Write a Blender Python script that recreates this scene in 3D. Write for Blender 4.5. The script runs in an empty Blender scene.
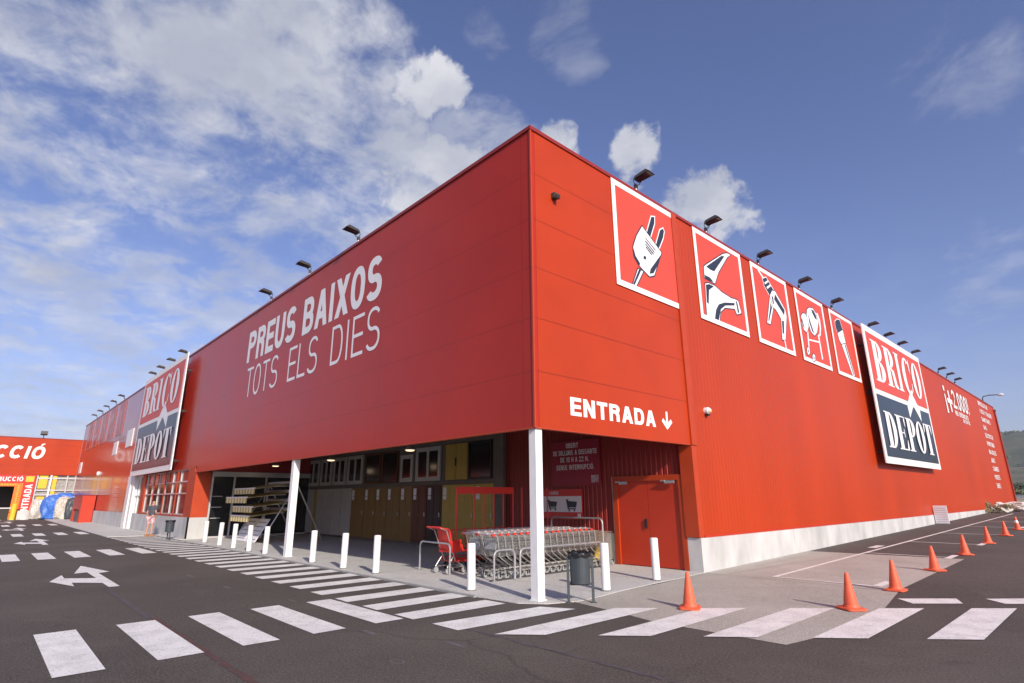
import bpy, bmesh, math, random
from mathutils import Vector, Matrix
R = math.radians
random.seed(7)
C = bpy.context.scene
COL = C.collection

# ------------------------------------------------------------------ camera
cd = bpy.data.cameras.new('camera'); cam = bpy.data.objects.new('camera', cd); COL.objects.link(cam)
cd.sensor_width = 36; cd.lens = 558.14 / 1024 * 36; cd.clip_start = .05; cd.clip_end = 6000
yaw = R(45) + .0400; pit = .27; rol = -.007
CR, CU, CF = [0.679455, 0.733694, -0.00588], [0.202207, -0.179542, 0.962745], [-0.705304, 0.65533, 0.270349]
CAMLOC = (7.4370, -7.4844, 1.75)
mw = Matrix(((CR[0], CU[0], -CF[0], CAMLOC[0]), (CR[1], CU[1], -CF[1], CAMLOC[1]), (CR[2], CU[2], -CF[2], CAMLOC[2]), (0, 0, 0, 1)))
cam.matrix_world = mw
C.camera = cam

# ------------------------------------------------------------------ light
SUN_PHI, SUN_EL = R(16.5), R(27.5)
sd = Vector((math.cos(SUN_PHI) * math.cos(SUN_EL), -math.sin(SUN_PHI) * math.cos(SUN_EL), math.sin(SUN_EL)))
sl = bpy.data.lights.new('sun', 'SUN'); sl.energy = 5.0; sl.angle = R(.53); sl.color = (1, .90, .77)
so = bpy.data.objects.new('sun', sl); COL.objects.link(so); so.rotation_euler = sd.to_track_quat('Z', 'Y').to_euler()
C.view_settings.view_transform = 'Standard'; C.view_settings.look = 'None'
C.view_settings.exposure = 0.0; C.view_settings.gamma = 1; C.view_settings.use_curve_mapping = False

W = bpy.data.worlds.new('World'); C.world = W; W.use_nodes = True
wt = W.node_tree; wt.nodes.clear()
def wn(t, **k):
    n = wt.nodes.new(t)
    for a, b in k.items(): setattr(n, a, b)
    return n
def wl(a, b): wt.links.new(a, b)
def wmath(op, a, b=None, c=None):
    n = wn('ShaderNodeMath', operation=op)
    for i, v in enumerate((a, b, c)):
        if v is None: continue
        if isinstance(v, (int, float)): n.inputs[i].default_value = v
        else: wl(v, n.inputs[i])
    return n.outputs[0]
def wvec(op, a, b=None):
    n = wn('ShaderNodeVectorMath', operation=op)
    for i, v in enumerate((a, b)):
        if v is None: continue
        if isinstance(v, (tuple, list)): n.inputs[i].default_value = v
        else: wl(v, n.inputs[i])
    return n
def wramp(x, lo, hi):
    n = wn('ShaderNodeMapRange', interpolation_type='SMOOTHSTEP'); wl(x, n.inputs[0])
    n.inputs[1].default_value = lo; n.inputs[2].default_value = hi
    return n.outputs[0]
sky = wn('ShaderNodeTexSky'); sky.sky_type = 'NISHITA'; sky.sun_disc = False
sky.sun_elevation = SUN_EL; sky.sun_rotation = math.atan2(sd.x, sd.y)
sky.air_density = 1.0; sky.dust_density = 1.6; sky.ozone_density = 3.0; sky.altitude = 100
tc = wn('ShaderNodeTexCoord'); D0 = tc.outputs['Generated']
sx = wn('ShaderNodeSeparateXYZ'); wl(D0, sx.inputs[0])
zc = wmath('MAXIMUM', sx.outputs[2], 0.0)
den = wmath('ADD', zc, .16)
px_, py_ = wmath('DIVIDE', sx.outputs[0], den), wmath('DIVIDE', sx.outputs[1], den)
cx = wn('ShaderNodeCombineXYZ'); wl(px_, cx.inputs[0]); wl(py_, cx.inputs[1])
P = cx.outputs[0]
def wnoise(vec, scale, detail, rough=.55, dist=0.0, off=(0, 0, 0)):
    m = wvec('ADD', vec, off)
    n = wn('ShaderNodeTexNoise'); wl(m.outputs[0], n.inputs['Vector'])
    n.inputs['Scale'].default_value = scale; n.inputs['Detail'].default_value = detail
    n.inputs['Roughness'].default_value = rough; n.inputs['Distortion'].default_value = dist
    return n
big = wnoise(P, 1.7, 9, .58, .15, (3.1, 1.7, 0)).outputs[0]
fine = wnoise(P, 5.2, 10, .64, .35, (9.3, 4.2, 1)).outputs[0]
puffn = wnoise(D0, 13.0, 9, .62, .2).outputs[0]
warp = wnoise(D0, 3.2, 7, .6, 0, (5, 2, 8)).outputs[1]
wv = wvec('SUBTRACT', warp, (.5, .5, .5)); wv2 = wvec('SCALE', wv.outputs[0]); wv2.inputs['Scale'].default_value = .22
Dw = wvec('NORMALIZE', wvec('ADD', D0, wv2.outputs[0]).outputs[0]).outputs[0]
def blob(c, rad, soft=.5, src=None):
    d = wvec('DOT_PRODUCT', src or Dw, tuple(Vector(c).normalized())).outputs['Value']
    return wramp(d, math.cos(rad), math.cos(rad * soft))
def wmax(l):
    a = l[0]
    for b in l[1:]: a = wmath('MAXIMUM', a, b)
    return a
# the broad cloud bank on the left, running down towards the store
bank = wmax([blob((-.854, -.014, .52), .36), blob((-.785, .124, .607), .30), blob((-.707, .279, .65), .22), blob((-.83, .2, .52), .24),
             blob((-.80, .33, .46), .17), blob((-.73, .43, .47), .15), blob((-.9, -.3, .45), .4)])
veil = wmax([blob((-.944, .048, .326), .35), blob((-.932, .202, .301), .33), blob((-.84, .35, .36), .25), blob((-.655, .514, .554), .13)])
puff = wmax([blob((-.655, .405, .638), .095, 0), blob((-.44, .712, .546), .085, 0), blob((-.392, .802, .45), .10, 0),
             blob((-.70, .49, .515), .12, 0), blob((-.57, .60, .56), .07, 0)])
thin = wmax([blob((-.546, .464, .697), .07, 0), blob((-.482, .556, .678), .09, 0), blob((-.063, .848, .526), .14, 0), blob((.03, .87, .40), .12, 0), blob((-.10, .93, .27), .14, 0)])
m1 = wramp(wmath('ADD', wmath('MULTIPLY', bank, .50), wmath('ADD', wmath('MULTIPLY', big, 1.0), wmath('ADD', wmath('MULTIPLY', fine, .85), wmath('MULTIPLY', wnoise(P, 13.0, 8, .62, .3, (1, 7, 3)).outputs[0], .35)))), 1.40, 1.78)
m2 = wmath('MULTIPLY', wramp(wmath('ADD', wmath('MULTIPLY', veil, .40), wmath('ADD', wmath('MULTIPLY', fine, .85), wmath('MULTIPLY', big, .35))), .86, 1.10), .62)
m3 = wramp(wmath('ADD', wmath('MULTIPLY', puff, .70), wmath('MULTIPLY', puffn, 1.5)), 1.10, 1.42)
m4 = wmath('MULTIPLY', wramp(wmath('ADD', wmath('MULTIPLY', thin, .5), wmath('MULTIPLY', fine, 1.1)), .92, 1.30), .32)
low = wmath('MULTIPLY', wramp(wmath('ADD', fine, wmath('MULTIPLY', big, .4)), .40, .95), wmath('MULTIPLY', wmath('SUBTRACT', 1.0, wramp(sx.outputs[2], .03, .52)), .72))
west = wramp(wvec('DOT_PRODUCT', D0, (-.97, .24, 0)).outputs['Value'], .45, .95)
low = wmath('MULTIPLY', low, wmath('ADD', .18, wmath('MULTIPLY', west, .82)))
mask = wmax([wmath('MULTIPLY', m1, .93), m2, m3, m4, low])
shade = wramp(wnoise(P, 3.0, 6, .6, 0, (3.13, 1.72, 0)).outputs[0], .35, .72)
ccol = wn('ShaderNodeMix', data_type='RGBA'); wl(shade, ccol.inputs[0])
ccol.inputs[6].default_value = (4.1, 4.3, 5.0, 1); ccol.inputs[7].default_value = (6.6, 6.6, 6.9, 1)
tint = wn('ShaderNodeMix', data_type='RGBA', blend_type='MULTIPLY'); tint.inputs[0].default_value = 1
wl(sky.outputs[0], tint.inputs[6]); tint.inputs[7].default_value = (1.20, 1.05, 1.28, 1)
mx = wn('ShaderNodeMix', data_type='RGBA'); wl(wmath('MULTIPLY', mask, .92), mx.inputs[0])
wl(tint.outputs[2], mx.inputs[6]); wl(ccol.outputs[2], mx.inputs[7])
bg = wn('ShaderNodeBackground'); bg.inputs[1].default_value = .125; wl(mx.outputs[2], bg.inputs[0])
wo = wn('ShaderNodeOutputWorld'); wl(bg.outputs[0], wo.inputs[0])

# ------------------------------------------------------------------ materials
MATS = {}
def mat(name, col, rough=.6, metal=0.0, var=0.0, vscale=3.0, bump=0.0, bscale=40.0, col2=None, spec=.5, emit=None, coat=0.0, vmap=None, rvar=0.0):
    m = bpy.data.materials.new(name); m.use_nodes = True; t = m.node_tree; b = t.nodes['Principled BSDF']
    b.inputs['Roughness'].default_value = rough; b.inputs['Metallic'].default_value = metal
    b.inputs['Specular IOR Level'].default_value = spec; b.inputs['Coat Weight'].default_value = coat
    b.inputs['Base Color'].default_value = (*col, 1)
    tcn = t.nodes.new('ShaderNodeTexCoord'); src = tcn.outputs['Object']
    if vmap:
        mp = t.nodes.new('ShaderNodeMapping'); mp.inputs['Scale'].default_value = vmap; t.links.new(src, mp.inputs[0]); src = mp.outputs[0]
    if var > 0 or col2 or rvar:
        n = t.nodes.new('ShaderNodeTexNoise'); n.inputs['Scale'].default_value = vscale; n.inputs['Detail'].default_value = 7; n.inputs['Roughness'].default_value = .6
        t.links.new(src, n.inputs['Vector'])
        if var > 0 or col2:
            r = t.nodes.new('ShaderNodeValToRGB'); t.links.new(n.outputs[0], r.inputs[0])
            r.color_ramp.elements[0].position = .3; r.color_ramp.elements[1].position = .7
            c2 = col2 or tuple(min(1, c * (1 + var)) for c in col); c1 = col if col2 else tuple(c * (1 - var) for c in col)
            r.color_ramp.elements[0].color = (*c1, 1); r.color_ramp.elements[1].color = (*c2, 1)
            t.links.new(r.outputs[0], b.inputs['Base Color'])
        if rvar:
            mr = t.nodes.new('ShaderNodeMapRange'); t.links.new(n.outputs[0], mr.inputs[0])
            mr.inputs[3].default_value = max(.02, rough - rvar); mr.inputs[4].default_value = rough + rvar
            t.links.new(mr.outputs[0], b.inputs['Roughness'])
    if bump > 0:
        n = t.nodes.new('ShaderNodeTexNoise'); n.inputs['Scale'].default_value = bscale; n.inputs['Detail'].default_value = 5
        t.links.new(tcn.outputs['Object'], n.inputs['Vector'])
        bp = t.nodes.new('ShaderNodeBump'); bp.inputs['Strength'].default_value = bump; bp.inputs['Distance'].default_value = .02
        t.links.new(n.outputs[0], bp.inputs['Height']); t.links.new(bp.outputs[0], b.inputs['Normal'])
    if emit:
        b.inputs['Emission Color'].default_value = (*emit[:3], 1); b.inputs['Emission Strength'].default_value = emit[3]
    MATS[name] = m
    return m
RED = (.41, .040, .006)
m_fascia = mat('fascia_red', RED, .36, var=.09, vscale=.45, bump=.05, bscale=.6, rvar=.08, spec=.3)
m_front = mat('front_cladding_red', (.40, .022, .006), .32, var=.10, vscale=.4, bump=.05, bscale=.6, rvar=.07, coat=.05, spec=.35)
m_rib = mat('ribbed_red', RED, .40, var=.10, vscale=.35, vmap=(1, 1, .22), rvar=.08, spec=.3)
m_prib = mat('porch_ribbed_red', (.25, .012, .007), .5, var=.07, vscale=.5)  # darker copy of the ribbed red, with the porch shade put into the colour
m_trim = mat('trim_red', (.42, .045, .008), .45, var=.08)
m_coping = mat('coping_red', (.26, .022, .014), .4, var=.08)
m_doorred = mat('door_red', (.46, .034, .010), .4, var=.06, vscale=1.5)
m_poster = mat('poster_red', (.58, .065, .035), .45, var=.03)
m_white = mat('white_paint', (.78, .78, .77), .45, var=.04, vscale=5)
m_vinyl = mat('white_vinyl', (.80, .80, .80), .4, var=.02)
m_dark = mat('dark_vinyl', (.022, .03, .05), .4)
m_navy = mat('sign_black', (.018, .03, .05), .3, var=.2)
m_conc = mat('plinth_concrete', (.36, .37, .36), .85, col2=(.58, .58, .57), vscale=1.1, bump=.15, bscale=30, vmap=(1, 1, .5))
m_concd = mat('grey_concrete', (.24, .25, .24), .88, col2=(.34, .34, .33), vscale=2, bump=.2)
m_galv = mat('galvanised_steel', (.55, .56, .57), .38, metal=.75, var=.12, vscale=9)
m_wire = mat('wire_steel', (.50, .50, .48), .35, metal=.7, var=.1)
m_alu = mat('aluminium', (.62, .62, .62), .4, metal=.5)
m_black = mat('black_plastic', (.015, .015, .016), .5)
m_rubber = mat('grey_rubber', (.05, .05, .052), .7)
m_wheel = mat('wheel_grey', (.30, .31, .31), .6)
m_plastic_red = mat('red_plastic', (.62, .03, .02), .4, var=.05)
m_bin = mat('bin_grey', (.045, .058, .066), .42, var=.12, vscale=6)
m_bag = mat('bin_bag', (.012, .012, .014), .3)
m_lampbody = mat('lamp_housing', (.05, .045, .04), .5, var=.15, vscale=8)
m_glassd = mat('dark_glass', (.012, .014, .015), .14, spec=.6)
m_glow = mat('lamp_glow', (.9, .8, .6), .5, emit=(1, .72, .42, 1.6))
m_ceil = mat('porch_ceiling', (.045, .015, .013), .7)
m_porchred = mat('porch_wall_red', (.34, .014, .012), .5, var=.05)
m_frame = mat('display_board_grey', (.14, .12, .10), .75, var=.1)
m_pine = mat('pine_wood', (.42, .30, .055), .5, var=.16, vscale=2.5, vmap=(9, 9, .8))
m_oak = mat('oak_wood', (.23, .13, .035), .5, var=.2, vscale=2.5, vmap=(9, 9, .8))
m_mahog = mat('mahogany_wood', (.11, .030, .008), .4, var=.2, vscale=2.5, vmap=(9, 9, .8))
m_darkdoor = mat('black_door', (.008, .008, .008), .35)
m_whitedoor = mat('white_door', (.46, .45, .42), .5, var=.04)
m_paper = mat('paper', (.75, .75, .78), .8, var=.05)
m_cone = mat('cone_orange', (.72, .12, .05), .5, var=.14, vscale=7)
m_cream = mat('awning_cream', (.80, .68, .36), .8, var=.06)
m_yellowc = mat('awning_stripe', (.42, .32, .09), .8)
m_blue = mat('blue_tarpaulin', (.05, .16, .55), .45, var=.25, vscale=4, bump=.5, bscale=5)
m_wrap = mat('plastic_wrap', (.44, .40, .34), .3, col2=(.62, .59, .53), vscale=4, bump=.6, bscale=6)
m_yellow = mat('yellow_paint', (.75, .48, .03), .5, var=.08)
m_orange = mat('banner_orange', (.80, .18, .02), .6)
m_skin = mat('skin', (.45, .25, .17), .6)
m_hair = mat('hair_dark', (.02, .015, .012), .6)
m_tee = mat('tee_grey', (.07, .075, .10), .85)
m_shorts = mat('shorts_print', (.75, .70, .70), .85, col2=(.55, .12, .14), vscale=14)
m_stone = mat('pale_rubble', (.42, .40, .36), .9, col2=(.62, .60, .56), vscale=3, bump=.5, bscale=8)
m_roof = mat('roof_grey', (.25, .25, .25), .8)
m_dim = mat('interior_dim', (.05, .045, .04), .9)

def panel_joints(m, w, h, strength=.5, ax='XZ', off=(0, 0, 0)):
    """thin recessed seams between cladding cassettes"""
    t = m.node_tree; b = t.nodes['Principled BSDF']
    tcn = t.nodes.new('ShaderNodeTexCoord'); s = t.nodes.new('ShaderNodeSeparateXYZ'); t.links.new(tcn.outputs['Object'], s.inputs[0])
    def seam(o, per, o0, wd):
        a = t.nodes.new('ShaderNodeMath'); a.operation = 'ADD'; t.links.new(o, a.inputs[0]); a.inputs[1].default_value = o0
        p = t.nodes.new('ShaderNodeMath'); p.operation = 'PINGPONG'; t.links.new(a.outputs[0], p.inputs[0]); p.inputs[1].default_value = per / 2
        l = t.nodes.new('ShaderNodeMath'); l.operation = 'LESS_THAN'; t.links.new(p.outputs[0], l.inputs[0]); l.inputs[1].default_value = wd
        return l.outputs[0]
    s1 = seam(s.outputs[2], h, off[2], .014); s2 = seam(s.outputs[0] if ax == 'XZ' else s.outputs[1], w, off[0], .014)
    mxn = t.nodes.new('ShaderNodeMath'); mxn.operation = 'MAXIMUM'; t.links.new(s1, mxn.inputs[0]); t.links.new(s2, mxn.inputs[1])
    old = b.inputs['Base Color'].links[0].from_socket
    mix = t.nodes.new('ShaderNodeMix'); mix.data_type = 'RGBA'; mix.blend_type = 'MULTIPLY'
    t.links.new(old, mix.inputs[6]); mix.inputs[7].default_value = (.62, .62, .62, 1)
    f = t.nodes.new('ShaderNodeMath'); f.operation = 'MULTIPLY'; t.links.new(mxn.outputs[0], f.inputs[0]); f.inputs[1].default_value = strength
    t.links.new(f.outputs[0], mix.inputs[0]); t.links.new(mix.outputs[2], b.inputs['Base Color'])
m_gloss = mat('glossy_cladding_red', (.33, .022, .010), .20, var=.10, vscale=.4, bump=.04, bscale=.5, rvar=.06, coat=.22)
panel_joints(m_gloss, 5.68, 1.09, .4, 'XZ', (.3, 0, .23))
panel_joints(m_fascia, 5.7, 1.09, .8, 'YZ', (.0, 0, .23))
panel_joints(m_front, 5.68, 1.09, .55, 'XZ', (.3, 0, .23))

def ground_mat(name, c1, c2, c3, agg, rough, patch=.25):
    m = bpy.data.materials.new(name); m.use_nodes = True; t = m.node_tree; b = t.nodes['Principled BSDF']
    L = t.links.new
    tcn = t.nodes.new('ShaderNodeTexCoord'); O = tcn.outputs['Object']
    def noise(s, d=6, r=.6, dist=0):
        n = t.nodes.new('ShaderNodeTexNoise'); n.inputs['Scale'].default_value = s; n.inputs['Detail'].default_value = d; n.inputs['Roughness'].default_value = r
        n.inputs['Distortion'].default_value = dist; L(O, n.inputs['Vector']); return n.outputs[0]
    def ramp(x, lo, hi, a=0., bb=1.):
        n = t.nodes.new('ShaderNodeMapRange'); L(x, n.inputs[0])
        for i, v in enumerate((lo, hi, a, bb)): n.inputs[i + 1].default_value = v
        return n.outputs[0]
    def mix(f, a, bb, bt='MIX'):
        n = t.nodes.new('ShaderNodeMix'); n.data_type = 'RGBA'; n.blend_type = bt
        if isinstance(f, float): n.inputs[0].default_value = f
        else: L(f, n.inputs[0])
        for i, v in ((6, a), (7, bb)):
            if isinstance(v, tuple): n.inputs[i].default_value = (*v, 1)
            else: L(v, n.inputs[i])
        return n.outputs[2]
    base = mix(ramp(noise(patch, 8, .62, .4), .35, .65), c1, c2)
    base = mix(ramp(noise(.07, 5, .6, 1.2), .42, .60, 0, .45), base, tuple(v * 1.15 for v in c1))
    base = mix(ramp(noise(patch * 4.3, 6, .7, .6), .52, .78, 0, .55), base, c3)
    base = mix(ramp(noise(agg, 4, .9), .46, .62, 0, .75), base, tuple(min(1, v * 2.1) for v in c2))
    base = mix(ramp(noise(2.2, 9, .75, .5), .58, .74, 0, .5), base, tuple(v * .6 for v in c1))
    base = mix(ramp(noise(.9, 5, .55), .70, .76, 0, .6), base, tuple(v * .45 for v in c1))
    base = mix(ramp(noise(agg * .45, 4, .8), .55, .70, 0, .55), base, tuple(v * .35 for v in c1))
    # hairline cracks and stains with a shape of their own
    v = t.nodes.new('ShaderNodeTexVoronoi'); v.feature = 'DISTANCE_TO_EDGE'; v.inputs['Scale'].default_value = .21
    w = t.nodes.new('ShaderNodeMix'); w.data_type = 'VECTOR'; w.inputs[0].default_value = .35
    nn = t.nodes.new('ShaderNodeTexNoise'); nn.inputs['Scale'].default_value = 1.3; nn.inputs['Detail'].default_value = 6; L(O, nn.inputs['Vector'])
    L(O, w.inputs[4]); L(nn.outputs[1], w.inputs[5]); L(w.outputs[1], v.inputs['Vector'])
    cr = ramp(v.outputs['Distance'], .001, .004, .35, 0)
    gate = ramp(noise(.11, 3), .52, .6)
    mm = t.nodes.new('ShaderNodeMath'); mm.operation = 'MULTIPLY'; L(cr, mm.inputs[0]); L(gate, mm.inputs[1])
    base = mix(mm.outputs[0], base, tuple(v * .5 for v in c1))
    L(base, b.inputs['Base Color']); b.inputs['Roughness'].default_value = rough; b.inputs['Specular IOR Level'].default_value = .35
    bp = t.nodes.new('ShaderNodeBump'); bp.inputs['Strength'].default_value = .6; bp.inputs['Distance'].default_value = .008
    L(noise(agg * .8, 4, .7), bp.inputs['Height']); L(bp.outputs[0], b.inputs['Normal'])
    return m
m_asphalt = ground_mat('asphalt', (.043, .037, .032), (.086, .075, .065), (.115, .102, .090), 38, .85)
m_apron = ground_mat('apron_concrete', (.235, .218, .188), (.38, .36, .32), (.17, .145, .115), 70, .85, .35)
m_slab = ground_mat('porch_concrete', (.36, .355, .335), (.45, .445, .425), (.30, .285, .265), 60, .8, .5)
def paint_mat():
    m = mat('road_paint', (.80, .80, .77), .6, var=.05, vscale=2)
    t = m.node_tree; b = t.nodes['Principled BSDF']; L = t.links.new
    tcn = t.nodes.new('ShaderNodeTexCoord')
    old = b.inputs['Base Color'].links[0].from_socket
    a = t.nodes.new('ShaderNodeTexNoise'); a.inputs['Scale'].default_value = 2.6; a.inputs['Detail'].default_value = 8; a.inputs['Roughness'].default_value = .68; L(tcn.outputs['Object'], a.inputs['Vector'])
    r = t.nodes.new('ShaderNodeMapRange'); L(a.outputs[0], r.inputs[0]); r.inputs[1].default_value = .44; r.inputs[2].default_value = .68; r.inputs[4].default_value = .34
    mx_ = t.nodes.new('ShaderNodeMix'); mx_.data_type = 'RGBA'; L(r.outputs[0], mx_.inputs[0]); L(old, mx_.inputs[6]); mx_.inputs[7].default_value = (.27, .25, .235, 1)
    a2 = t.nodes.new('ShaderNodeTexNoise'); a2.inputs['Scale'].default_value = 34; a2.inputs['Detail'].default_value = 6; a2.inputs['Roughness'].default_value = .75; L(tcn.outputs['Object'], a2.inputs['Vector'])
    r2 = t.nodes.new('ShaderNodeMapRange'); L(a2.outputs[0], r2.inputs[0]); r2.inputs[1].default_value = .56; r2.inputs[2].default_value = .66; r2.inputs[4].default_value = .85
    m2_ = t.nodes.new('ShaderNodeMix'); m2_.data_type = 'RGBA'; L(r2.outputs[0], m2_.inputs[0]); L(mx_.outputs[2], m2_.inputs[6]); m2_.inputs[7].default_value = (.10, .09, .085, 1)
    L(m2_.outputs[2], b.inputs['Base Color'])
    return m
m_paint = paint_mat()
m_rust = mat('rust_stain', (.055, .040, .038), .85, col2=(.13, .052, .045), vscale=3.5)
m_seam = mat('seam_stain', (.058, .050, .052), .85, col2=(.10, .092, .10), vscale=5)
m_patchd = mat('faded_paint', (.12, .115, .12), .85, var=.2, vscale=6)

# ------------------------------------------------------------------ mesh helpers
class MB:
    def __init__(s, o=(0, 0, 0)): s.v = []; s.f = []; s.m = []; s.mats = []; s.cur = 0; s.o = Vector(o)
    def use(s, m):
        if m not in s.mats: s.mats.append(m)
        s.cur = s.mats.index(m); return s
    def add(s, vs, fs):
        b = len(s.v); s.v += [Vector(v) - s.o for v in vs]
        for f in fs: s.f.append([b + i for i in f]); s.m.append(s.cur)
        return s
    def box(s, x0, y0, z0, x1, y1, z1):
        x0, x1 = min(x0, x1), max(x0, x1); y0, y1 = min(y0, y1), max(y0, y1); z0, z1 = min(z0, z1), max(z0, z1)
        return s.add([(x0, y0, z0), (x1, y0, z0), (x1, y1, z0), (x0, y1, z0), (x0, y0, z1), (x1, y0, z1), (x1, y1, z1), (x0, y1, z1)],
                     [(0, 3, 2, 1), (4, 5, 6, 7), (0, 1, 5, 4), (1, 2, 6, 5), (2, 3, 7, 6), (3, 0, 4, 7)])
    def obox(s, c, ax, ay, az):
        c, ax, ay, az = Vector(c), Vector(ax), Vector(ay), Vector(az)
        vs = [c + ax * i + ay * j + az * k for k in (-1, 1) for j in (-1, 1) for i in (-1, 1)]
        return s.add(vs, [(0, 2, 3, 1), (4, 5, 7, 6), (0, 1, 5, 4), (1, 3, 7, 5), (3, 2, 6, 7), (2, 0, 4, 6)])
    def tube(s, p0, p1, r0, r1=None, n=8, caps=True):
        p0, p1 = Vector(p0), Vector(p1); r1 = r0 if r1 is None else r1; d = (p1 - p0)
        if d.length < 1e-6: return s
        d.normalize(); a = d.orthogonal().normalized(); b = d.cross(a)
        vs = []
        for p, r in ((p0, r0), (p1, r1)):
            for i in range(n):
                t = 2 * math.pi * i / n; vs.append(p + (a * math.cos(t) + b * math.sin(t)) * r)
        fs = [(i, (i + 1) % n, n + (i + 1) % n, n + i) for i in range(n)]
        if caps: fs += [tuple(range(n))[::-1], tuple(range(n, 2 * n))]
        return s.add(vs, fs)
    def path(s, pts, r, n=8):
        pts = [Vector(p) for p in pts]; rings = []; a = None
        for i, p in enumerate(pts):
            d = (pts[min(i + 1, len(pts) - 1)] - pts[max(i - 1, 0)]).normalized()
            if a is None: a = d.orthogonal().normalized()
            a = (a - d * a.dot(d)).normalized(); b = d.cross(a)
            rr = r[i] if isinstance(r, (list, tuple)) else r
            rings.append([p + (a * math.cos(2 * math.pi * k / n) + b * math.sin(2 * math.pi * k / n)) * rr for k in range(n)])
        vs = [v for q in rings for v in q]; fs = []
        for i in range(len(pts) - 1):
            for k in range(n): fs.append((i * n + k, i * n + (k + 1) % n, (i + 1) * n + (k + 1) % n, (i + 1) * n + k))
        fs += [tuple(range(n))[::-1], tuple(range((len(pts) - 1) * n, len(pts) * n))]
        return s.add(vs, fs)
    def lathe(s, c, prof, n=20):
        c = Vector(c); vs = []; fs = []
        for (r, z) in prof:
            for i in range(n):
                t = 2 * math.pi * i / n; vs.append(c + Vector((r * math.cos(t), r * math.sin(t), z)))
        for j in range(len(prof) - 1):
            for i in range(n): fs.append((j * n + i, j * n + (i + 1) % n, (j + 1) * n + (i + 1) % n, (j + 1) * n + i))
        fs += [tuple(range(n))[::-1], tuple(range((len(prof) - 1) * n, len(prof) * n))]
        return s.add(vs, fs)
    def poly(s, pts): return s.add(pts, [tuple(range(len(pts)))])
    def build(s, name, m=None, parent=None, smooth=False):
        me = bpy.data.meshes.new(name); me.from_pydata([tuple(v) for v in s.v], [], s.f)
        ms = s.mats or [m]
        for q in ms: me.materials.append(q)
        if s.mats: me.polygons.foreach_set('material_index', s.m)
        if smooth: me.polygons.foreach_set('use_smooth', [True] * len(me.polygons))
        me.update(); o = bpy.data.objects.new(name, me); COL.objects.link(o); o.parent = parent
        if parent is None: o.location = s.o
        return o
def tag(o, label=None, cat=None, group=None, kind=None):
    for k, v in (('label', label), ('category', cat), ('group', group), ('kind', kind)):
        if v: o[k] = v
    return o
def empty(name, loc, label=None, cat=None, group=None, rz=0):
    o = bpy.data.objects.new(name, None); COL.objects.link(o); o.location = loc; o.rotation_euler = (0, 0, rz); o.empty_display_size = .1
    return tag(o, label, cat, group)
KIDS = {}
def copy_tree(o, loc=None, rz=None, label=None, group=None, parent=None):
    kids = [c for c in COL.objects if c.parent == o] if o.name not in KIDS else KIDS[o.name]
    KIDS[o.name] = kids
    c = o.copy(); COL.objects.link(c)
    if parent is not None: c.parent = parent
    if loc is not None: c.location = loc
    if rz is not None: c.rotation_euler = (0, 0, rz)
    if label: c['label'] = label
    if group: c['group'] = group
    for k in kids: copy_tree(k, parent=c)
    return c
class Plane:
    """a flat drawing surface: 2-D points in metres, small layers outwards"""
    def __init__(s, o, u, v, mb=None, lay=.004):
        s.o, s.u, s.v = Vector(o), Vector(u).normalized(), Vector(v).normalized(); s.n = s.u.cross(s.v); s.mb = mb or MB(); s.k = 1; s.lay = lay
    def pt(s, x, y, l=None): return s.o + s.u * x + s.v * y + s.n * (s.lay * (s.k if l is None else l))
    def poly(s, pts, m=None):
        if m: s.mb.use(m)
        s.mb.poly([s.pt(x, y) for x, y in pts]); s.k += .35; return s
    def outlined(s, pts, w=.03, line=None, fill=None):
        n = len(pts); out = []
        A = sum(pts[i][0] * pts[(i + 1) % n][1] - pts[(i + 1) % n][0] * pts[i][1] for i in range(n)); sg = 1 if A > 0 else -1
        for i in range(n):
            p, q, r = Vector(pts[i - 1]), Vector(pts[i]), Vector(pts[(i + 1) % n])
            e1, e2 = (q - p).normalized(), (r - q).normalized()
            n1, n2 = Vector((e1.y, -e1.x)) * sg, Vector((e2.y, -e2.x)) * sg
            nn = (n1 + n2); nn = nn.normalized() if nn.length > 1e-4 else n1
            out.append(tuple(q + nn * (w / max(.5, nn.dot(n1)))))
        s.poly(out, line or m_dark); s.poly(pts, fill or m_vinyl); return s
    def ring(s, cx_, cy_, rx, ry, ix, iy, a0, a1, m=None, n=22):
        if m: s.mb.use(m)
        for i in range(n):
            t0, t1 = R(a0 + (a1 - a0) * i / n), R(a0 + (a1 - a0) * (i + 1) / n)
            s.mb.poly([s.pt(cx_ + ix * math.cos(t0), cy_ + iy * math.sin(t0)), s.pt(cx_ + rx * math.cos(t0), cy_ + ry * math.sin(t0)),
                       s.pt(cx_ + rx * math.cos(t1), cy_ + ry * math.sin(t1)), s.pt(cx_ + ix * math.cos(t1), cy_ + iy * math.sin(t1))])
        s.k += .35; return s
    def ell(s, cx_, cy_, rx, ry, rot=0, outline=0, fill=None, n=28):
        c_, s_ = math.cos(R(rot)), math.sin(R(rot))
        f = lambda a, b: [(cx_ + a * math.cos(2 * math.pi * i / n) * c_ - b * math.sin(2 * math.pi * i / n) * s_, cy_ + a * math.cos(2 * math.pi * i / n) * s_ + b * math.sin(2 * math.pi * i / n) * c_) for i in range(n)]
        if outline: s.poly(f(rx + outline, ry + outline), m_dark)
        s.poly(f(rx, ry), fill or m_vinyl); return s
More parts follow.
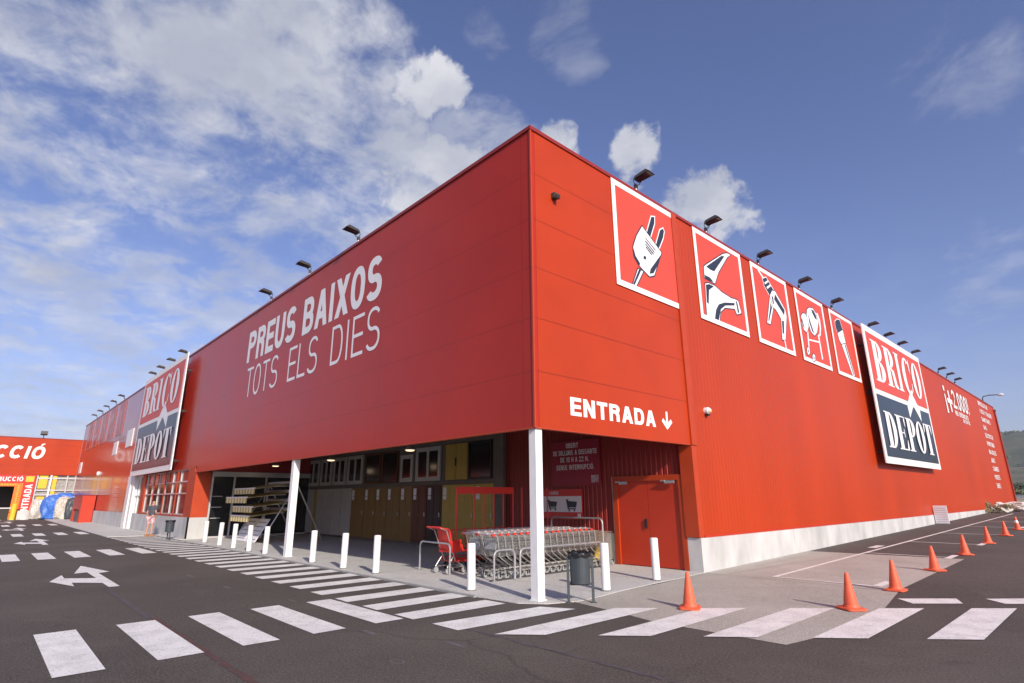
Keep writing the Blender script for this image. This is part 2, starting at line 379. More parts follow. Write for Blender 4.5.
# ------------------------------------------------------------------ block lettering (own sans capitals)
GW = {'I': .36, '!': .36, '¡': .36, '.': .34, '1': .7, 'M': 1.22, ' ': .55, 'J': .8, 'L': .86, 'E': .9, 'È': .9, 'T': .95, '+': 1.0, 'X': 1.05, 'A': 1.08}
def glyph(ch, tx, ty):
    """polygons of one capital in a unit-high cell of width GW"""
    out = []; W_ = GW.get(ch, 1.0); n = 2.25
    def q(*p): out.append(list(p))
    def bar(x0, y0, x1, y1): q((x0, y0), (x1, y0), (x1, y1), (x0, y1))
    def arc(cx_, cy_, rx, ry, a0, a1, k=18):
        ix, iy = rx - tx, ry - ty; pr_, pi_ = [], []
        for i in range(k + 1):
            a = R(a0 + (a1 - a0) * i / k); c_, s_ = math.cos(a), math.sin(a)
            e = lambda t: math.copysign(abs(t) ** (2 / n), t)
            pr_.append((cx_ + rx * e(c_), cy_ + ry * e(s_))); pi_.append((cx_ + ix * e(c_), cy_ + iy * e(s_)))
        for i in range(k): out.append([pr_[i], pr_[i + 1], pi_[i + 1], pi_[i]])
    def bowl(y0, y1, xr):
        ry = (y1 - y0) / 2; rx = min(.48, xr - tx * .9); xm = xr - rx
        arc(xm, (y0 + y1) / 2, rx, ry, -90, 90); bar(tx * .9, y0, xm, y0 + ty); bar(tx * .9, y1 - ty, xm, y1)
    b_ = {'Ó': 'O', 'Ô': 'O', 'È': 'E', 'À': 'A', 'Í': 'I', 'Ç': 'C'}.get(ch, ch)
    if b_ in 'BDEFHLKNPRM': bar(0, 0, tx, 1)
    if b_ == 'A': t = tx * 1.05; q((0, 0), (t, 0), (W_ / 2 + t * .45, 1), (W_ / 2 - t * .55, 1)); q((W_, 0), (W_ / 2 + t * .55, 1), (W_ / 2 - t * .45, 1), (W_ - t, 0)); bar(.22 + tx * .2, .22, W_ - .22 - tx * .2, .22 + ty)
    if b_ == 'B': bowl(.5 - ty / 2, 1, .95); bowl(0, .5 + ty / 2, 1)
    if b_ == 'D': bowl(0, 1, 1)
    if b_ == 'P': bowl(.43, 1, .98)
    if b_ == 'R': bowl(.45, 1, .97); bar(.93 - tx, 0, .93, .34); q((.93 - tx, .34), (.93, .34), (.91, .46), (.80, .53), (.5, .50), (.5, .45), (.80 - tx, .44))
    if b_ == 'E': bar(tx, 0, W_, ty); bar(tx, 1 - ty, W_, 1); bar(tx, .5 - ty / 2, W_ * .94, .5 + ty / 2)
    if b_ == 'L': bar(tx, 0, W_, ty)
    if b_ == 'H': bar(1 - tx, 0, 1, 1); bar(tx, .5 - ty / 2, 1 - tx, .5 + ty / 2)
    if b_ == 'I': bar((W_ - tx) / 2, 0, (W_ + tx) / 2, 1)
    if b_ == 'N': bar(1 - tx, 0, 1, 1); q((0, 1), (tx * 1.05, 1), (1, 0), (1 - tx * 1.05, 0))
    if b_ == 'M': bar(W_ - tx, 0, W_, 1); q((0, 1), (tx * 1.15, 1), (W_ / 2 + tx * .4, 0), (W_ / 2 - tx * .4, 0)); q((W_, 1), (W_ / 2 + tx * .4, 0), (W_ / 2 - tx * .4, 0), (W_ - tx * 1.15, 1))
    if b_ == 'T': bar((W_ - tx) / 2, 0, (W_ + tx) / 2, 1 - ty); bar(0, 1 - ty, W_, 1)
    if b_ == 'X': q((0, 0), (tx * 1.15, 0), (W_, 1), (W_ - tx * 1.15, 1)); q((W_, 0), (tx * 1.15, 1), (0, 1), (W_ - tx * 1.15, 0))
    if b_ in 'O0': arc(.5, .5, .5, .515, 0, 360, 32)
    if b_ == 'Q': arc(.5, .5, .5, .515, 0, 360, 32); q((.6, .28), (.72, .36), (1.02, .0), (.86, -.06))
    if b_ in 'CG': arc(.5, .5, .5, .515, 42, 318, 28)
    if b_ == 'G': bar(1 - tx, .08, 1, .5); bar(.55, .5 - ty, 1 - tx, .5)
    if b_ == 'U': bar(0, .4, tx, 1); bar(1 - tx, .4, 1, 1); arc(.5, .4, .5, .415, 180, 360)
    if b_ == 'J': bar(W_ - tx, .35, W_, 1); arc(W_ / 2, .35, W_ / 2, .365, 190, 360)
    if b_ == 'S':
        ry = (.5 + ty / 2) / 2 + .008; arc(.5, 1 - ry + .012, .46, ry, 25, 270, 24); arc(.5, ry - .012, .5, ry, 90, -155, 24)
    if b_ == '2': arc(.5, .70, .48, .31, 170, -25, 18); q((.93 - tx * .3, .56), (.96, .60), (tx * 1.1, ty), (0, ty), (0, ty * .9), (.93 - tx, .50)); bar(0, 0, .96, ty)
    if b_ == '1': bar(.62 - tx, 0, .62, 1); q((.0, .72), (.62 - tx, .80), (.62 - tx, .98), (.0, .82))
    if b_ == '+': bar(.5 - tx / 2, .1, .5 + tx / 2, .9); bar(0, .5 - ty / 2, .5 - tx / 2, .5 + ty / 2); bar(.5 + tx / 2, .5 - ty / 2, 1, .5 + ty / 2)
    if b_ == '.': bar(.02, 0, .02 + tx, ty * 1.1)
    if b_ == '!': x = (W_ - tx) / 2; bar(x, 0, x + tx, ty * 1.1); q((x, 1), (x + tx * .15, .3), (x + tx * .85, .3), (x + tx, 1))
    if b_ == '¡': x = (W_ - tx) / 2; bar(x, 1 - ty * 1.1, x + tx, 1); q((x, 0), (x + tx, 0), (x + tx * .85, .7), (x + tx * .15, .7))
    if ch in 'ÓÍ': q((.42, 1.07), (.58, 1.07), (.80, 1.25), (.56, 1.25))
    if ch == 'È': q((.42, 1.07), (.58, 1.07), (.44, 1.22), (.22, 1.22))
    if ch == 'Ô': q((.2, 1.06), (.36, 1.06), (.5, 1.16), (.64, 1.06), (.8, 1.06), (.5, 1.26))
    return out, W_
def text(name, body, o, u, v, w, h, m, parent=None, wt=(.27, .17), shear=0.0, off=.006, gap=.16, org=(0, 0, 0)):
    o, u, v = Vector(o), Vector(u), Vector(v); n = u.cross(v); tot = 0; cells = []
    for ch in body:
        g_, W_ = glyph(ch, *wt) if ch != ' ' else ([], GW[' ']); cells.append((tot, g_)); tot += W_ + gap
    k = w / (tot - gap); b = MB(org)
    for x0, g_ in cells:
        for i, p_ in enumerate(g_):
            e = off + (i % 3) * .0006 if len(g_) > 12 else off + i * .0006
            if len(g_) <= 12 or True: e = off + min(i, 60) * .00012
            b.poly([o + u * ((x0 + x) * k + shear * y * h) + v * (y * h) + n * e for x, y in p_])
    return b.build(name, m, parent)
X_, Y_, Z_ = Vector((1, 0, 0)), Vector((0, 1, 0)), Vector((0, 0, 1))
def gz(y): return 0 if y < 6 else min((y - 6) * .0143, .77)

# ------------------------------------------------------------------ dimensions
PD, PL, LE, RE = 5.70, -22.69, -68.9, 60.1     # porch depth, porch end, far ends of the two walls
Z1, Z2, Z3 = 3.05, 9.60, .82                    # fascia bottom, roof, plinth top

# ------------------------------------------------------------------ ground
g = MB(); xs = [-1300, -300, -100, -40, -10, 0, 4, 15, 60, 300, 1300]; ys = [-1300, -300, -60, -20, -5, 6, 60, 300, 1300]
vs = [(x, y, gz(y)) for y in ys for x in xs]; nx = len(xs)
g.add(vs, [(j * nx + i, j * nx + i + 1, (j + 1) * nx + i + 1, (j + 1) * nx + i) for j in range(len(ys) - 1) for i in range(nx - 1)])
tag(g.build('ground', m_asphalt), kind='structure')
def sheet(name, polys, m, lay, kind='structure'):
    b = MB()
    for p in polys: b.poly([(x, y, gz(y) + .004 * lay) for x, y in p])
    return tag(b.build(name, m), kind=kind)
def rect(x0, y0, x1, y1): return [(x0, y0), (x1, y0), (x1, y1), (x0, y1)]
# concrete apron round the corner towards the side wall
sheet('apron', [[(.1, .55), (1.5, .30), (2.3, .10), (4.15, .12), (4.42, 1.6), (4.3, 3.6), (3.95, 6), (.02, 6), (.02, 5.7), (.25, 3.4)],
                [(.02, 6), (3.95, 6), (3.92, 12.4), (.02, 12.1)]], m_apron, 1)
def slab(name, pts, h, m):
    b = MB(); n = len(pts); b.add([(x, y, .001) for x, y in pts] + [(x, y, h) for x, y in pts], [tuple(range(n, 2 * n))] + [(i, (i + 1) % n, n + (i + 1) % n, n + i) for i in range(n)])
    return tag(b.build(name, m), kind='structure')
cv = [(.42, .55), (.43, .75), (.36, 1.3), (.25, 2.1), (.17, 3.2), (.12, 4.4), (.02, 5.6)]
slab('porch_paving', [(PL, -.38), (-1.2, -.38), (-.2, -.30), (.2, 0.0)] + cv + [(.02, PD), (PL, PD)], .012, m_slab)
slab('pavement', [(-71, -2.15), (-27.6, -2.35), (-27.2, -.38), (PL - .01, -.38), (PL - .01, -.004), (-71, -.004)], .03, m_slab)
kb = MB(); kb.box(-27.2, -.46, 0, -1.2, -.384, .03); tag(kb.build('kerb_edge', m_concd), kind='structure')
jb = [rect(-1.205, -.36, -1.195, 5.6)] 
jts = []
for x in (-20.5, -17.5, -14.5, -11.5, -8.5, -5.5, -2.5): jts.append(rect(x, -.36, x + .012, PD - .02))
for y in (1.6, 3.7): jts.append(rect(PL + .02, y, -.1, y + .012))
b = MB()
for p in jts: b.poly([(x, y, .015) for x, y in p])
tag(b.build('paving_joints', m_concd), kind='structure')
b = MB()
for p in [rect(.1, 5.62, 4.0, 5.645), [(.5, 5.9), (.52, 5.9), (1.3, 11.9), (1.28, 11.9)], [(.35, 7.5), (.37, 7.5), (.45, 12), (.43, 12)]]:
    b.poly([(x, y, gz(y) + .008) for x, y in p])
tag(b.build('apron_joints', m_concd), kind='structure')

# painted markings
def bars(name, rects, lay=2): return sheet(name, rects, m_paint, lay)
rr = random.Random(3)
def jit(p, a=.012): return [(x + rr.uniform(-a, a), y + rr.uniform(-a, a)) for x, y in p]
bars('zebra_crossing', [jit(rect(-3.2 + .05 * i, y - .235, -.48, y + .235)) for i, y in enumerate((-8.2, -7.3, -6.35, -5.4, -4.49, -3.57, -2.65))])
for X0, X1 in ((-19.0, -16.0), (-35.0, -31.9), (-51.4, -47.8), (-68.3, -66.3)):
    bars('zebra_crossing', [jit(rect(X0, y - .22, X1, y + .22)) for y in (-9.1, -8.2, -7.3, -6.35, -5.5, -4.6, -3.67, -2.75)])
bars('walkway_stripes', [jit(rect(.18 - 1.03 * k, -2.34, .18 - 1.03 * k + .52, -.47)) for k in range(1, 27)] + [[(.12, -2.30), (.72, -2.29), (.84, .02), (.30, -.25)]])
def yn(x): return .93 * x - 3.27
def yf(x): return x - .74
bars('side_crossing', [[(x, yn(x)), (x + .5, yn(x + .5)), (x + .5, yf(x + .5)), (x, yf(x))] for x in (1.26, 2.26, 3.25, 4.25, 5.27, 6.3, 7.3, 8.3)], 3)
bars('dashed_line', [[(4.2 + 1.07 * k, 4.77 + 1.04 * k), (4.91 + 1.07 * k, 5.48 + 1.04 * k), (5.09 + 1.07 * k, 4.97 + 1.04 * k), (4.51 + 1.07 * k, 4.39 + 1.04 * k)] for k in range(5)])
def seg(x0, y0, x1, y1, w):
    d = Vector((x1 - x0, y1 - y0)).normalized(); n = Vector((-d.y, d.x)) * w / 2
    return [(x0 + n.x, y0 + n.y), (x0 - n.x, y0 - n.y), (x1 - n.x, y1 - n.y), (x1 + n.x, y1 + n.y)]
pk = [rect(1.46, 6.02, 1.56, 44), rect(1.56, 6.02, 3.45, 6.11), rect(3.45, 6.05, 3.62, 6.9)]
for y in (12.5, 17.3, 22.4, 27.7, 33, 38.3): pk += [rect(1.56, y, 3.5, y + .1), rect(3.5, y - .3, 3.66, y + .8)]
bars('parking_lines', pk, 3)
bars('parking_mark', [rect(1.1, 14.2, 1.35, 15.2)], 3)
AR = [(-9.5, -5.91), (-10.79, -5.62), (-9.99, -5.64), (-9.53, -5.06), (-11.04, -5.06), (-10.94, -5.33), (-12.98, -4.99), (-10.81, -4.65), (-10.63, -4.89), (-7.62, -4.91), (-7.67, -5.08), (-8.49, -5.09), (-8.98, -5.57), (-8.26, -5.61)]
# branching arrow: straight on and left
A0 = [(-7.62, -4.90), (-10.63, -4.88), (-10.81, -4.62), (-12.95, -4.99), (-10.94, -5.36), (-11.02, -5.08), (-9.95, -5.08), (-9.62, -5.55), (-10.5, -5.55), (-9.35, -6.0), (-8.35, -5.55), (-8.98, -5.55), (-8.35, -5.09), (-7.62, -5.09)]
AR = [(-7.62, -4.90), (-10.63, -4.88), (-10.81, -4.63), (-12.95, -4.99), (-10.94, -5.34), (-11.02, -5.07), (-9.53, -5.07), (-9.99, -5.62), (-10.79, -5.60), (-9.5, -5.93), (-8.26, -5.61), (-8.98, -5.58), (-8.45, -5.09), (-7.62, -5.09)]
for dx in (0, -16.1, -32.0, -48.5): bars('road_arrow', [[(x + dx, y) for x, y in AR]])
# long scuff and rust trail, old faint marks
def ribbon(pts, w, r_=.4):
    out = []
    for i in range(len(pts) - 1):
        (a, b_), (c_, d_) = pts[i], pts[i + 1]; n_ = 7
        for k in range(n_):
            if rr.random() < r_:
                t0, t1 = k / n_, (k + .85) / n_; ww = w * rr.uniform(.4, 1.1); jx = rr.uniform(-w, w) * .25
                out.append(jit(seg(a + (c_ - a) * t0 + jx, b_ + (d_ - b_) * t0 + jx, a + (c_ - a) * t1 + jx, b_ + (d_ - b_) * t1 + jx, ww), .02))
    return out
def seam(x0, x1, y0, w, n_=60):
    up = []; dn = []
    for k in range(n_ + 1):
        x = x0 + (x1 - x0) * k / n_; up.append((x, y0 + w * rr.uniform(.25, .6))); dn.append((x, y0 - w * rr.uniform(.25, .6)))
    return [[dn[k], dn[k + 1], up[k + 1], up[k]] for k in range(n_) if rr.random() < .9]
sheet('old_seam', seam(-8.0, -3.3, -5.18, .10) + seam(.7, 5.0, -2.12, .07), m_seam, 1)
sheet('rust_marks', seam(-3.3, 3.5, -5.13, .10, 90), m_rust, 1)
sheet('faded_marks', [rect(-8.6, -3.4, -8.1, -3.33), rect(-6.0, -3.35, -5.6, -3.28), rect(-3.4, -3.0, -3.1, -2.95), rect(-.2, -3.25, .1, -3.18), rect(1.1, -2.8, 1.5, -2.74)], m_patchd, 1)
b = MB()
for (cx0, cy0) in [(1.45, -3.7)]:
    pl = Plane((cx0, cy0, 0), X_, Y_, b); pl.ring(0, 0, .11, .07, .085, .05, 0, 360)
tag(b.build('faded_ring_mark', m_patchd), kind='structure')

# ------------------------------------------------------------------ the store
store = empty('warehouse_store', (0, 0, 0), 'large red metal-clad DIY warehouse with corner porch, filling the middle of the photo', 'store')
# smooth front face above the porch and the upper left wall
b = MB(); b.box(PL, 0, Z1, 0, .12, Z2 - .06); b.box(-27.0, 0, 3.3, PL - .003, .12, Z2 - .06); b.build('front_cladding', m_front, store)
b = MB(); b.box(LE, 0, 3.3, -27.003, .12, Z2 - .06); b.box(LE, 0, .98, -38.6, .12, 3.297)
b.build('front_cladding', m_gloss, store)
b = MB(); b.box(-.12, .123, Z1, 0.003, PD - .12, Z2 - .06); b.build('corner_fascia', m_fascia, store)
b = MB(); b.box(-.02, -.02, Z1 - .02, .02, .02, Z2 + .0); b.box(PL, -.012, Z1 - .03, -.02, .11, Z1 - .002); b.box(-.11, .02, Z1 - .03, .014, PD - .13, Z1 - .002)
b.build('corner_trim', m_trim, store)
# ribbed side wall
b = MB(); prof = []; y = PD + .12; pitch = .18
while y < RE - .2:
    prof += [(0.0, y), (0.0, y + .11), (-.006, y + .125), (-.006, y + .165)]; y += pitch
prof.append((0.0, y)); n = len(prof)
b.add([(x, yy, Z3 + .01) for x, yy in prof] + [(x, yy, Z2 - .06) for x, yy in prof], [(i, i + 1, n + i + 1, n + i) for i in range(n - 1)])
b.build('side_cladding', m_rib, store)
b = MB(); b.box(-.14, PD - .12, Z1 - .02, .05, PD + .13, Z2 - .03); b.build('wall_trim', m_trim, store); b = MB(); b.box(-.36, PD - .1, Z3 - .02, .012, PD + .12, Z1 - .022)
b.build('wall_trim', m_trim, store); b = MB(); b.box(-.05, RE - .1, Z3, .03, RE + .1, Z2 - .05)
b.build('wall_trim', m_trim, store)
b = MB(); b.box(0.002, PD + .13, Z3 - .03, .03, RE, Z3 + .02); b.build('drip_flashing', m_doorred, store)
b = MB(); b.tube((.10, RE - .35, .7), (.10, RE - .35, Z2 - .3), .07, n=10); b.box(.02, RE - .42, Z2 - .45, .2, RE - .28, Z2 - .28); b.build('downpipe', m_coping, store)
# plinth panels
b = MB(); b.box(-.35, PD - .06, -.1, .018, PD + 5.5, Z3 - .032)
yy = PD + 5.512
while yy < RE: b.box(-.3, yy, -.1, .018, min(yy + 6.0, RE), Z3 - .032); yy += 6.012
b.build('side_plinth', m_conc, store)
b = MB(); xx = -38.6
while xx > LE: b.box(max(xx - 6, LE), -.03, -.1, xx, .2, .97); xx -= 6.012
b.box(-36.0, -.03, -.1, PL - .0, .2, .97); b.box(PL - .3, -.03, -.1, PL + .03, .72, .97)
b.build('front_plinth', m_conc, store)
b = MB(); b.box(PL - .3, -.005, .973, PL + .02, .70, Z1 + .0); b.build('pillar', m_trim, store); b = MB(); b.box(-34.5, -.02, .973, -33.5, .1, 3.297); b.build('pillar', m_trim, store); b = MB(); b.box(-24.0, .0, .973, PL - .31, .12, 3.297)
b.build('pillar', m_trim, store)
# coping, roof, closing walls, porch ceiling
b = MB(); b.box(LE, -.035, Z2 - .06, .035, .25, Z2 + .03); b.box(-.25, .253, Z2 - .06, .035, RE + .03, Z2 + .03); b.build('roof_coping', m_coping, store)
b = MB(); b.box(LE, .25, Z2 - .4, -.25, RE - .1, Z2 - .3); b.box(LE, RE - .1, 0, -.05, RE, Z2 - .06); b.box(LE, .2, 0, LE + .1, RE, Z2 - .06); b.build('roof', m_roof, store)
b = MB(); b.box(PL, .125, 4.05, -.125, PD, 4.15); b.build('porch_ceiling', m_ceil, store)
# porch back wall: ribbed sheet with concrete base
b = MB(); prof = []; x = -23.6
while x < -2.66: prof += [(x, PD), (x + .09, PD), (x + .11, PD + .025), (x + .14, PD + .025)]; x += .16
n = len(prof); b.add([(a, c_, .80) for a, c_ in prof] + [(a, c_, 4.05) for a, c_ in prof], [(i, i + 1, n + i + 1, n + i) for i in range(n - 1)])
prof = []; x = -2.66
while x < -.14: prof += [(x, PD), (x + .09, PD), (x + .11, PD + .025), (x + .14, PD + .025)]; x += .16
n = len(prof); b.add([(a, c_, 2.32) for a, c_ in prof] + [(a, c_, 4.05) for a, c_ in prof], [(i, i + 1, n + i + 1, n + i) for i in range(n - 1)])
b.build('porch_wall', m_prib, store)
b = MB(); b.box(-23.6, PD - .03, 0, -2.6, PD + .2, .797); b.box(-23.6, PD + .03, .8, -.1, PD + .1, 4.05); b.build('porch_plinth', m_conc, store).data.materials[0] = m_conc
b = MB(); b.box(-23.6, PD + .21, 0, -.1, PD + .3, 4.05); b.build('inner_wall', m_dim, store)
# side door in the porch
fr = MB(); fr.box(-2.55, PD - .08, .0, -2.40, PD + .06, 2.32); fr.box(-.48, PD - .08, 0, -.36, PD + .06, 2.32); fr.box(-2.40, PD - .08, 2.18, -.48, PD + .06, 2.32)
do = fr.build('double_door', m_trim, store)
for k, (a, c_) in enumerate(((-2.395, -1.445), (-1.435, -.485))):
    lf = MB(); lf.box(a, PD - .03, .03, c_, PD + .02, 2.175); l_ = lf.build('door_leaf', m_doorred, do)
hd = MB(); hd.box(-1.56, PD - .075, .98, -1.50, PD - .032, 1.2); hd.build('door_handle', m_black, do)
for x in (-2.3, -.85):
    h_ = MB(); h_.box(x, PD - .13, 2.10, x + .28, PD - .082, 2.17); h_.box(x - .1, PD - .15, 2.15, x + .02, PD - .083, 2.18); h_.build('door_closer', m_galv, do)
# canopy columns
def column(x, y, w, h, nm='canopy_column'):
    b = MB(); b.box(x - w / 2, y - w / 2, .03, x + w / 2, y + w / 2, h); b.box(x - w / 2 - .02, y - w / 2 - .02, .0, x + w / 2 + .02, y + w / 2 + .02, .029)
    return b.build(nm, m_white, store)
column(-.12, .13, .175, Z1 - .03); column(-11.3, .12, .20, 4.05 - .0)
b = MB(); b.box(-38.4, -.16, 0, -37.4, .14, 3.30); b.box(-37.25, -.1, 0, -36.6, .1, 3.29); b.build('canopy_column', m_white, store)
# window bay
b = MB()
for x in (-36.3, -35.6, -34.6): b.box(x, .02, .98, x + .1, .10, 3.29)
b.box(-36.3, .02, 3.15, -34.5, .10, 3.295); b.box(-36.3, .02, 2.0, -34.5, .09, 2.06)
sw = b.build('side_window', m_white, store); b = MB(); b.box(-36.3, .12, .98, -34.5, .13, 3.29); b.build('pane', m_glassd, sw)
b = MB()
for i in range(7): x = -33.45 + 1.56 * i; b.box(x, .05, 1.08, x + .06, .10, 3.24)
for z in (1.05, 2.05, 2.62, 3.2): b.box(-33.45, .025, z, -24.0, .095, z + .06)
wd = b.build('shop_window', m_alu, store)
b = MB(); b.box(-33.45, .10, 1.0, -24.0, .105, 3.29); b.build('pane', m_glassd, wd)
b = MB(); b.box(-33.5, -.02, .975, -24.0, .12, 1.045); b.box(-33.5, -.015, 3.24, -24, .1, 3.298)
for i in range(3): x = -31.2 + 2.6 * i; b.box(x, -.02, 1.05, x + .1, .018, 3.23)
b.build('window_sill', m_trim, wd)
# little white windows and an alarm bell on the left wall
for (x0, x1, z0, z1) in ((-47.9, -46.2, 5.25, 6.25), (-42.6, -40.4, 5.5, 6.75), (-67.6, -66.0, 4.5, 5.6), (-66.8, -65.4, 1.4, 2.3)):
    b = MB(); b.box(x0, -.045, z0, x1, -.003, z1); o_ = b.build('small_window', m_white, store)
# entrance doors on the porch end wall
b = MB(); xe = PL
for (y0, y1) in ((.72, .80), (1.72, 1.80), (3.25, 3.33), (4.7, 4.78), (5.55, 5.65)): b.box(xe - .05, y0, .03, xe + .04, y1, 2.85)
b.box(xe - .06, .72, 2.85, xe + .06, 5.68, 3.08); b.box(xe - .05, .8, .023, xe + .045, 5.55, .10)
en = b.build('entrance_door', m_alu, store)
b = MB(); b.box(xe - .02, .8, .1, xe + .002, 5.56, 2.84); b.build('pane', m_glassd, en)
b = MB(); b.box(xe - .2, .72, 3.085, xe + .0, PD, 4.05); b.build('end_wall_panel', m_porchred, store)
for z in (.9, 1.4, 1.9): b = MB(); b.box(xe + .003, .85, z, xe + .012, 1.3, z + .04); b.build('door_stripe', m_galv, en)

# lettering on the walls
uF, uS = X_, Y_
text('lettering', 'PREUS', (-17.3, 0, 7.36), uF, Z_, 5.05, 1.36, m_vinyl, store, wt=(.30, .19), gap=.13)
text('lettering', 'BAIXOS', (-11.6, 0, 7.34), uF, Z_, 5.5, 1.36, m_vinyl, store, wt=(.30, .19), gap=.13)
text('lettering', 'TOTS', (-17.0, 0, 5.83), uF, Z_, 3.45, 1.24, m_vinyl, store, wt=(.13, .085), gap=.22)
text('lettering', 'ELS', (-12.55, 0, 5.82), uF, Z_, 2.45, 1.26, m_vinyl, store, wt=(.13, .085), gap=.22)
text('lettering', 'DIES', (-9.1, 0, 5.81), uF, Z_, 3.05, 1.28, m_vinyl, store, wt=(.13, .085), gap=.22)
text('lettering', 'ENTRADA', (.003, 1.02, 3.355), uS, Z_, 3.05, .375, m_vinyl, store, wt=(.30, .21), gap=.17)
pl = Plane((.003, 0, 0), Y_, Z_)
pl.poly([(4.53, 3.77), (4.53, 3.50), (4.40, 3.60), (4.34, 3.52), (4.56, 3.33), (4.80, 3.52), (4.74, 3.60), (4.61, 3.50), (4.61, 3.77)], m_vinyl)
pl.mb.build('arrow_mark', None, store)
text('lettering', '¡+', (.0, 38.75, 7.05), uS, Z_, 2.3, 1.85, m_vinyl, store, off=.03)
text('lettering', '2.000!', (.0, 41.3, 7.62), uS, Z_, 5.6, 1.3, m_vinyl, store, off=.03)
text('lettering', 'REFERÈNCIES', (.0, 41.3, 7.12), uS, Z_, 4.6, .32, m_vinyl, store, off=.03)
text('lettering', 'EN ESTOC', (.0, 43.6, 6.78), uS, Z_, 2.6, .26, m_vinyl, store, off=.03)
words = [('BRICOLATGE', 4.6), ('FUSTA I TAULERS', 6.0), ('SANITARIS', 4.3), ('GAS', 1.6), ('ELECTRICITAT', 4.0), ('PINTURA', 3.6), ('RAJOLES', 3.6), ('JARDÍ', 2.1), ('CUINES', 2.9), ('PORTES', 2.6), ('EINES', 1.9)]
for i, (w_, L_) in enumerate(words):
    z = 8.95 - i * .665
    text('lettering', w_, (.0, 51.9, z), uS, Z_, L_ * .95, .36, m_vinyl, store, off=.03)

# ------------------------------------------------------------------ big sign boards
def letter(pl, ch, x, y, w, h, m):
    """fat-faced condensed slab letters"""
    q = lambda pts: pl.poly([(x + a * w, y + c_ * h) for a, c_ in pts], m)
    r_ = lambda cx_, cy_, rx, ry, ix, iy, a0, a1: pl.ring(x + cx_ * w, y + cy_ * h, rx * w, ry * h, ix * w, iy * h, a0, a1, m)
    def stem(a=.14, c_=.48): q([(a, 0), (c_, 0), (c_, 1), (a, 1)]); q([(0, 0), (c_ + .14, 0), (c_ + .14, .035), (0, .035)]); q([(0, .965), (c_ + .14, .965), (c_ + .14, 1), (0, 1)])
    if ch == 'I': stem(.22, .70)
    if ch == 'B': stem(); r_(.48, .755, .46, .245, .12, .21, -90, 90); r_(.48, .26, .52, .26, .15, .222, -90, 90)
    if ch == 'R': stem(); r_(.48, .75, .48, .25, .14, .215, -90, 90); q([(.48, .50), (.62, .50), (.86, .44), (.97, .10), (1.08, .06), (1.08, 0), (.86, 0), (.70, .05), (.60, .40), (.48, .46)])
    if ch == 'P': stem(); r_(.48, .72, .50, .28, .15, .245, -90, 90)
    if ch == 'D': stem(); r_(.48, .5, .54, .5, .18, .46, -90, 90)
    if ch == 'O': r_(.5, .5, .50, .51, .16, .46, 0, 360)
    if ch == 'C': r_(.52, .5, .52, .51, .16, .46, 50, 310); q([(.90, .62), (.96, .62), (.96, 1), (.92, 1), (.84, .90), (.82, .84)]); q([(.90, .34), (.96, .34), (.93, .14), (.82, .10), (.86, .22)])
    if ch == 'E': stem(); q([(.48, .965), (.98, .965), (.98, 1), (.48, 1)]); q([(.92, .965), (.98, .965), (.98, .70), (.94, .70), (.84, .90)][::1]); q([(.48, 0), (1.0, 0), (1.0, .035), (.48, .035)]); q([(1.0, .035), (1.0, .30), (.95, .30), (.84, .10), (.84, .035)]); q([(.48, .485), (.72, .485), (.72, .52), (.48, .52)]); q([(.72, .38), (.78, .38), (.78, .62), (.72, .62)])
    if ch == 'T': q([(.32, 0), (.68, 0), (.68, 1), (.32, 1)]); q([(.18, 0), (.82, 0), (.82, .035), (.18, .035)]); q([(0, .965), (1, .965), (1, 1), (0, 1)]); q([(0, .965), (0, .70), (.05, .70), (.15, .90), (.15, .965)]); q([(1, .965), (1, .70), (.95, .70), (.85, .90), (.85, .965)])
def sign_board(o, u, w, h, lab):
    u = Vector(u); n = u.cross(Z_); o = Vector(o)
    root = empty('sign_board', o, lab, 'sign board', 'red, white and black store sign boards')
    def bx(mb, x0, z0, x1, z1, d0, d1): mb.obox(u * ((x0 + x1) / 2) + Z_ * ((z0 + z1) / 2) + n * ((d0 + d1) / 2), u * (abs(x1 - x0) / 2), n * (abs(d1 - d0) / 2), Z_ * ((z1 - z0) / 2))
    b = MB(); bx(b, 0, 0, w, h, -.05, 0); b.build('back_panel', m_white, root)
    fw_ = .30; zm = h * .505
    b = MB(); bx(b, fw_, zm + .12, w - fw_, h - fw_, .001, .012); b.build('red_panel', m_poster, root)
    b = MB(); bx(b, fw_, fw_, w - fw_, zm - .12, .001, .012); b.build('black_panel', m_navy, root)
    pl = Plane(n * .014, u, Z_, lay=.003)
    iw = w - 2 * fw_
    # gable-shaped peak breaking through the middle bar over the O
    cx_ = w * .655
    pl.poly([(cx_ - 1.25, zm - .13), (cx_, zm + .80), (cx_ + 1.25, zm - .13), (cx_ + 1.15, zm - .75), (cx_, zm - .02), (cx_ - 1.15, zm - .75)], m_vinyl)
    sx_ = fw_ + .45; lw = (iw - .9) / 5
    for i, ch in enumerate('BRICO'):
        ww = {'I': .62}.get(ch, 1.0)
        xo = [0, 1.02, 2.06, 2.74, 3.78][i] * lw * 1.04
        letter(pl, ch, sx_ + xo, zm + .55, lw * ww * .96, h - fw_ - zm - .85, m_vinyl)
    for i, ch in enumerate('DEPOT'): letter(pl, ch, sx_ + i * lw * 1.0, fw_ + .42, lw * .93, zm - .12 - fw_ - 1.15, m_vinyl)
    pl.mb.build('lettering', None, root)
    for x in (.5, w / 2, w - .5):
        for z in (.5, h * .5, h - .9): b = MB(); bx(b, x - .05, z - .05, x + .05, z + .05, -.39, -.05); b.build('bracket', m_black, root)
    return root
sign_board((.40, 21.05, 3.12), Y_, 10.2, 6.32, 'big red and black BRICO DEPÔT board on the sunlit ribbed side wall')
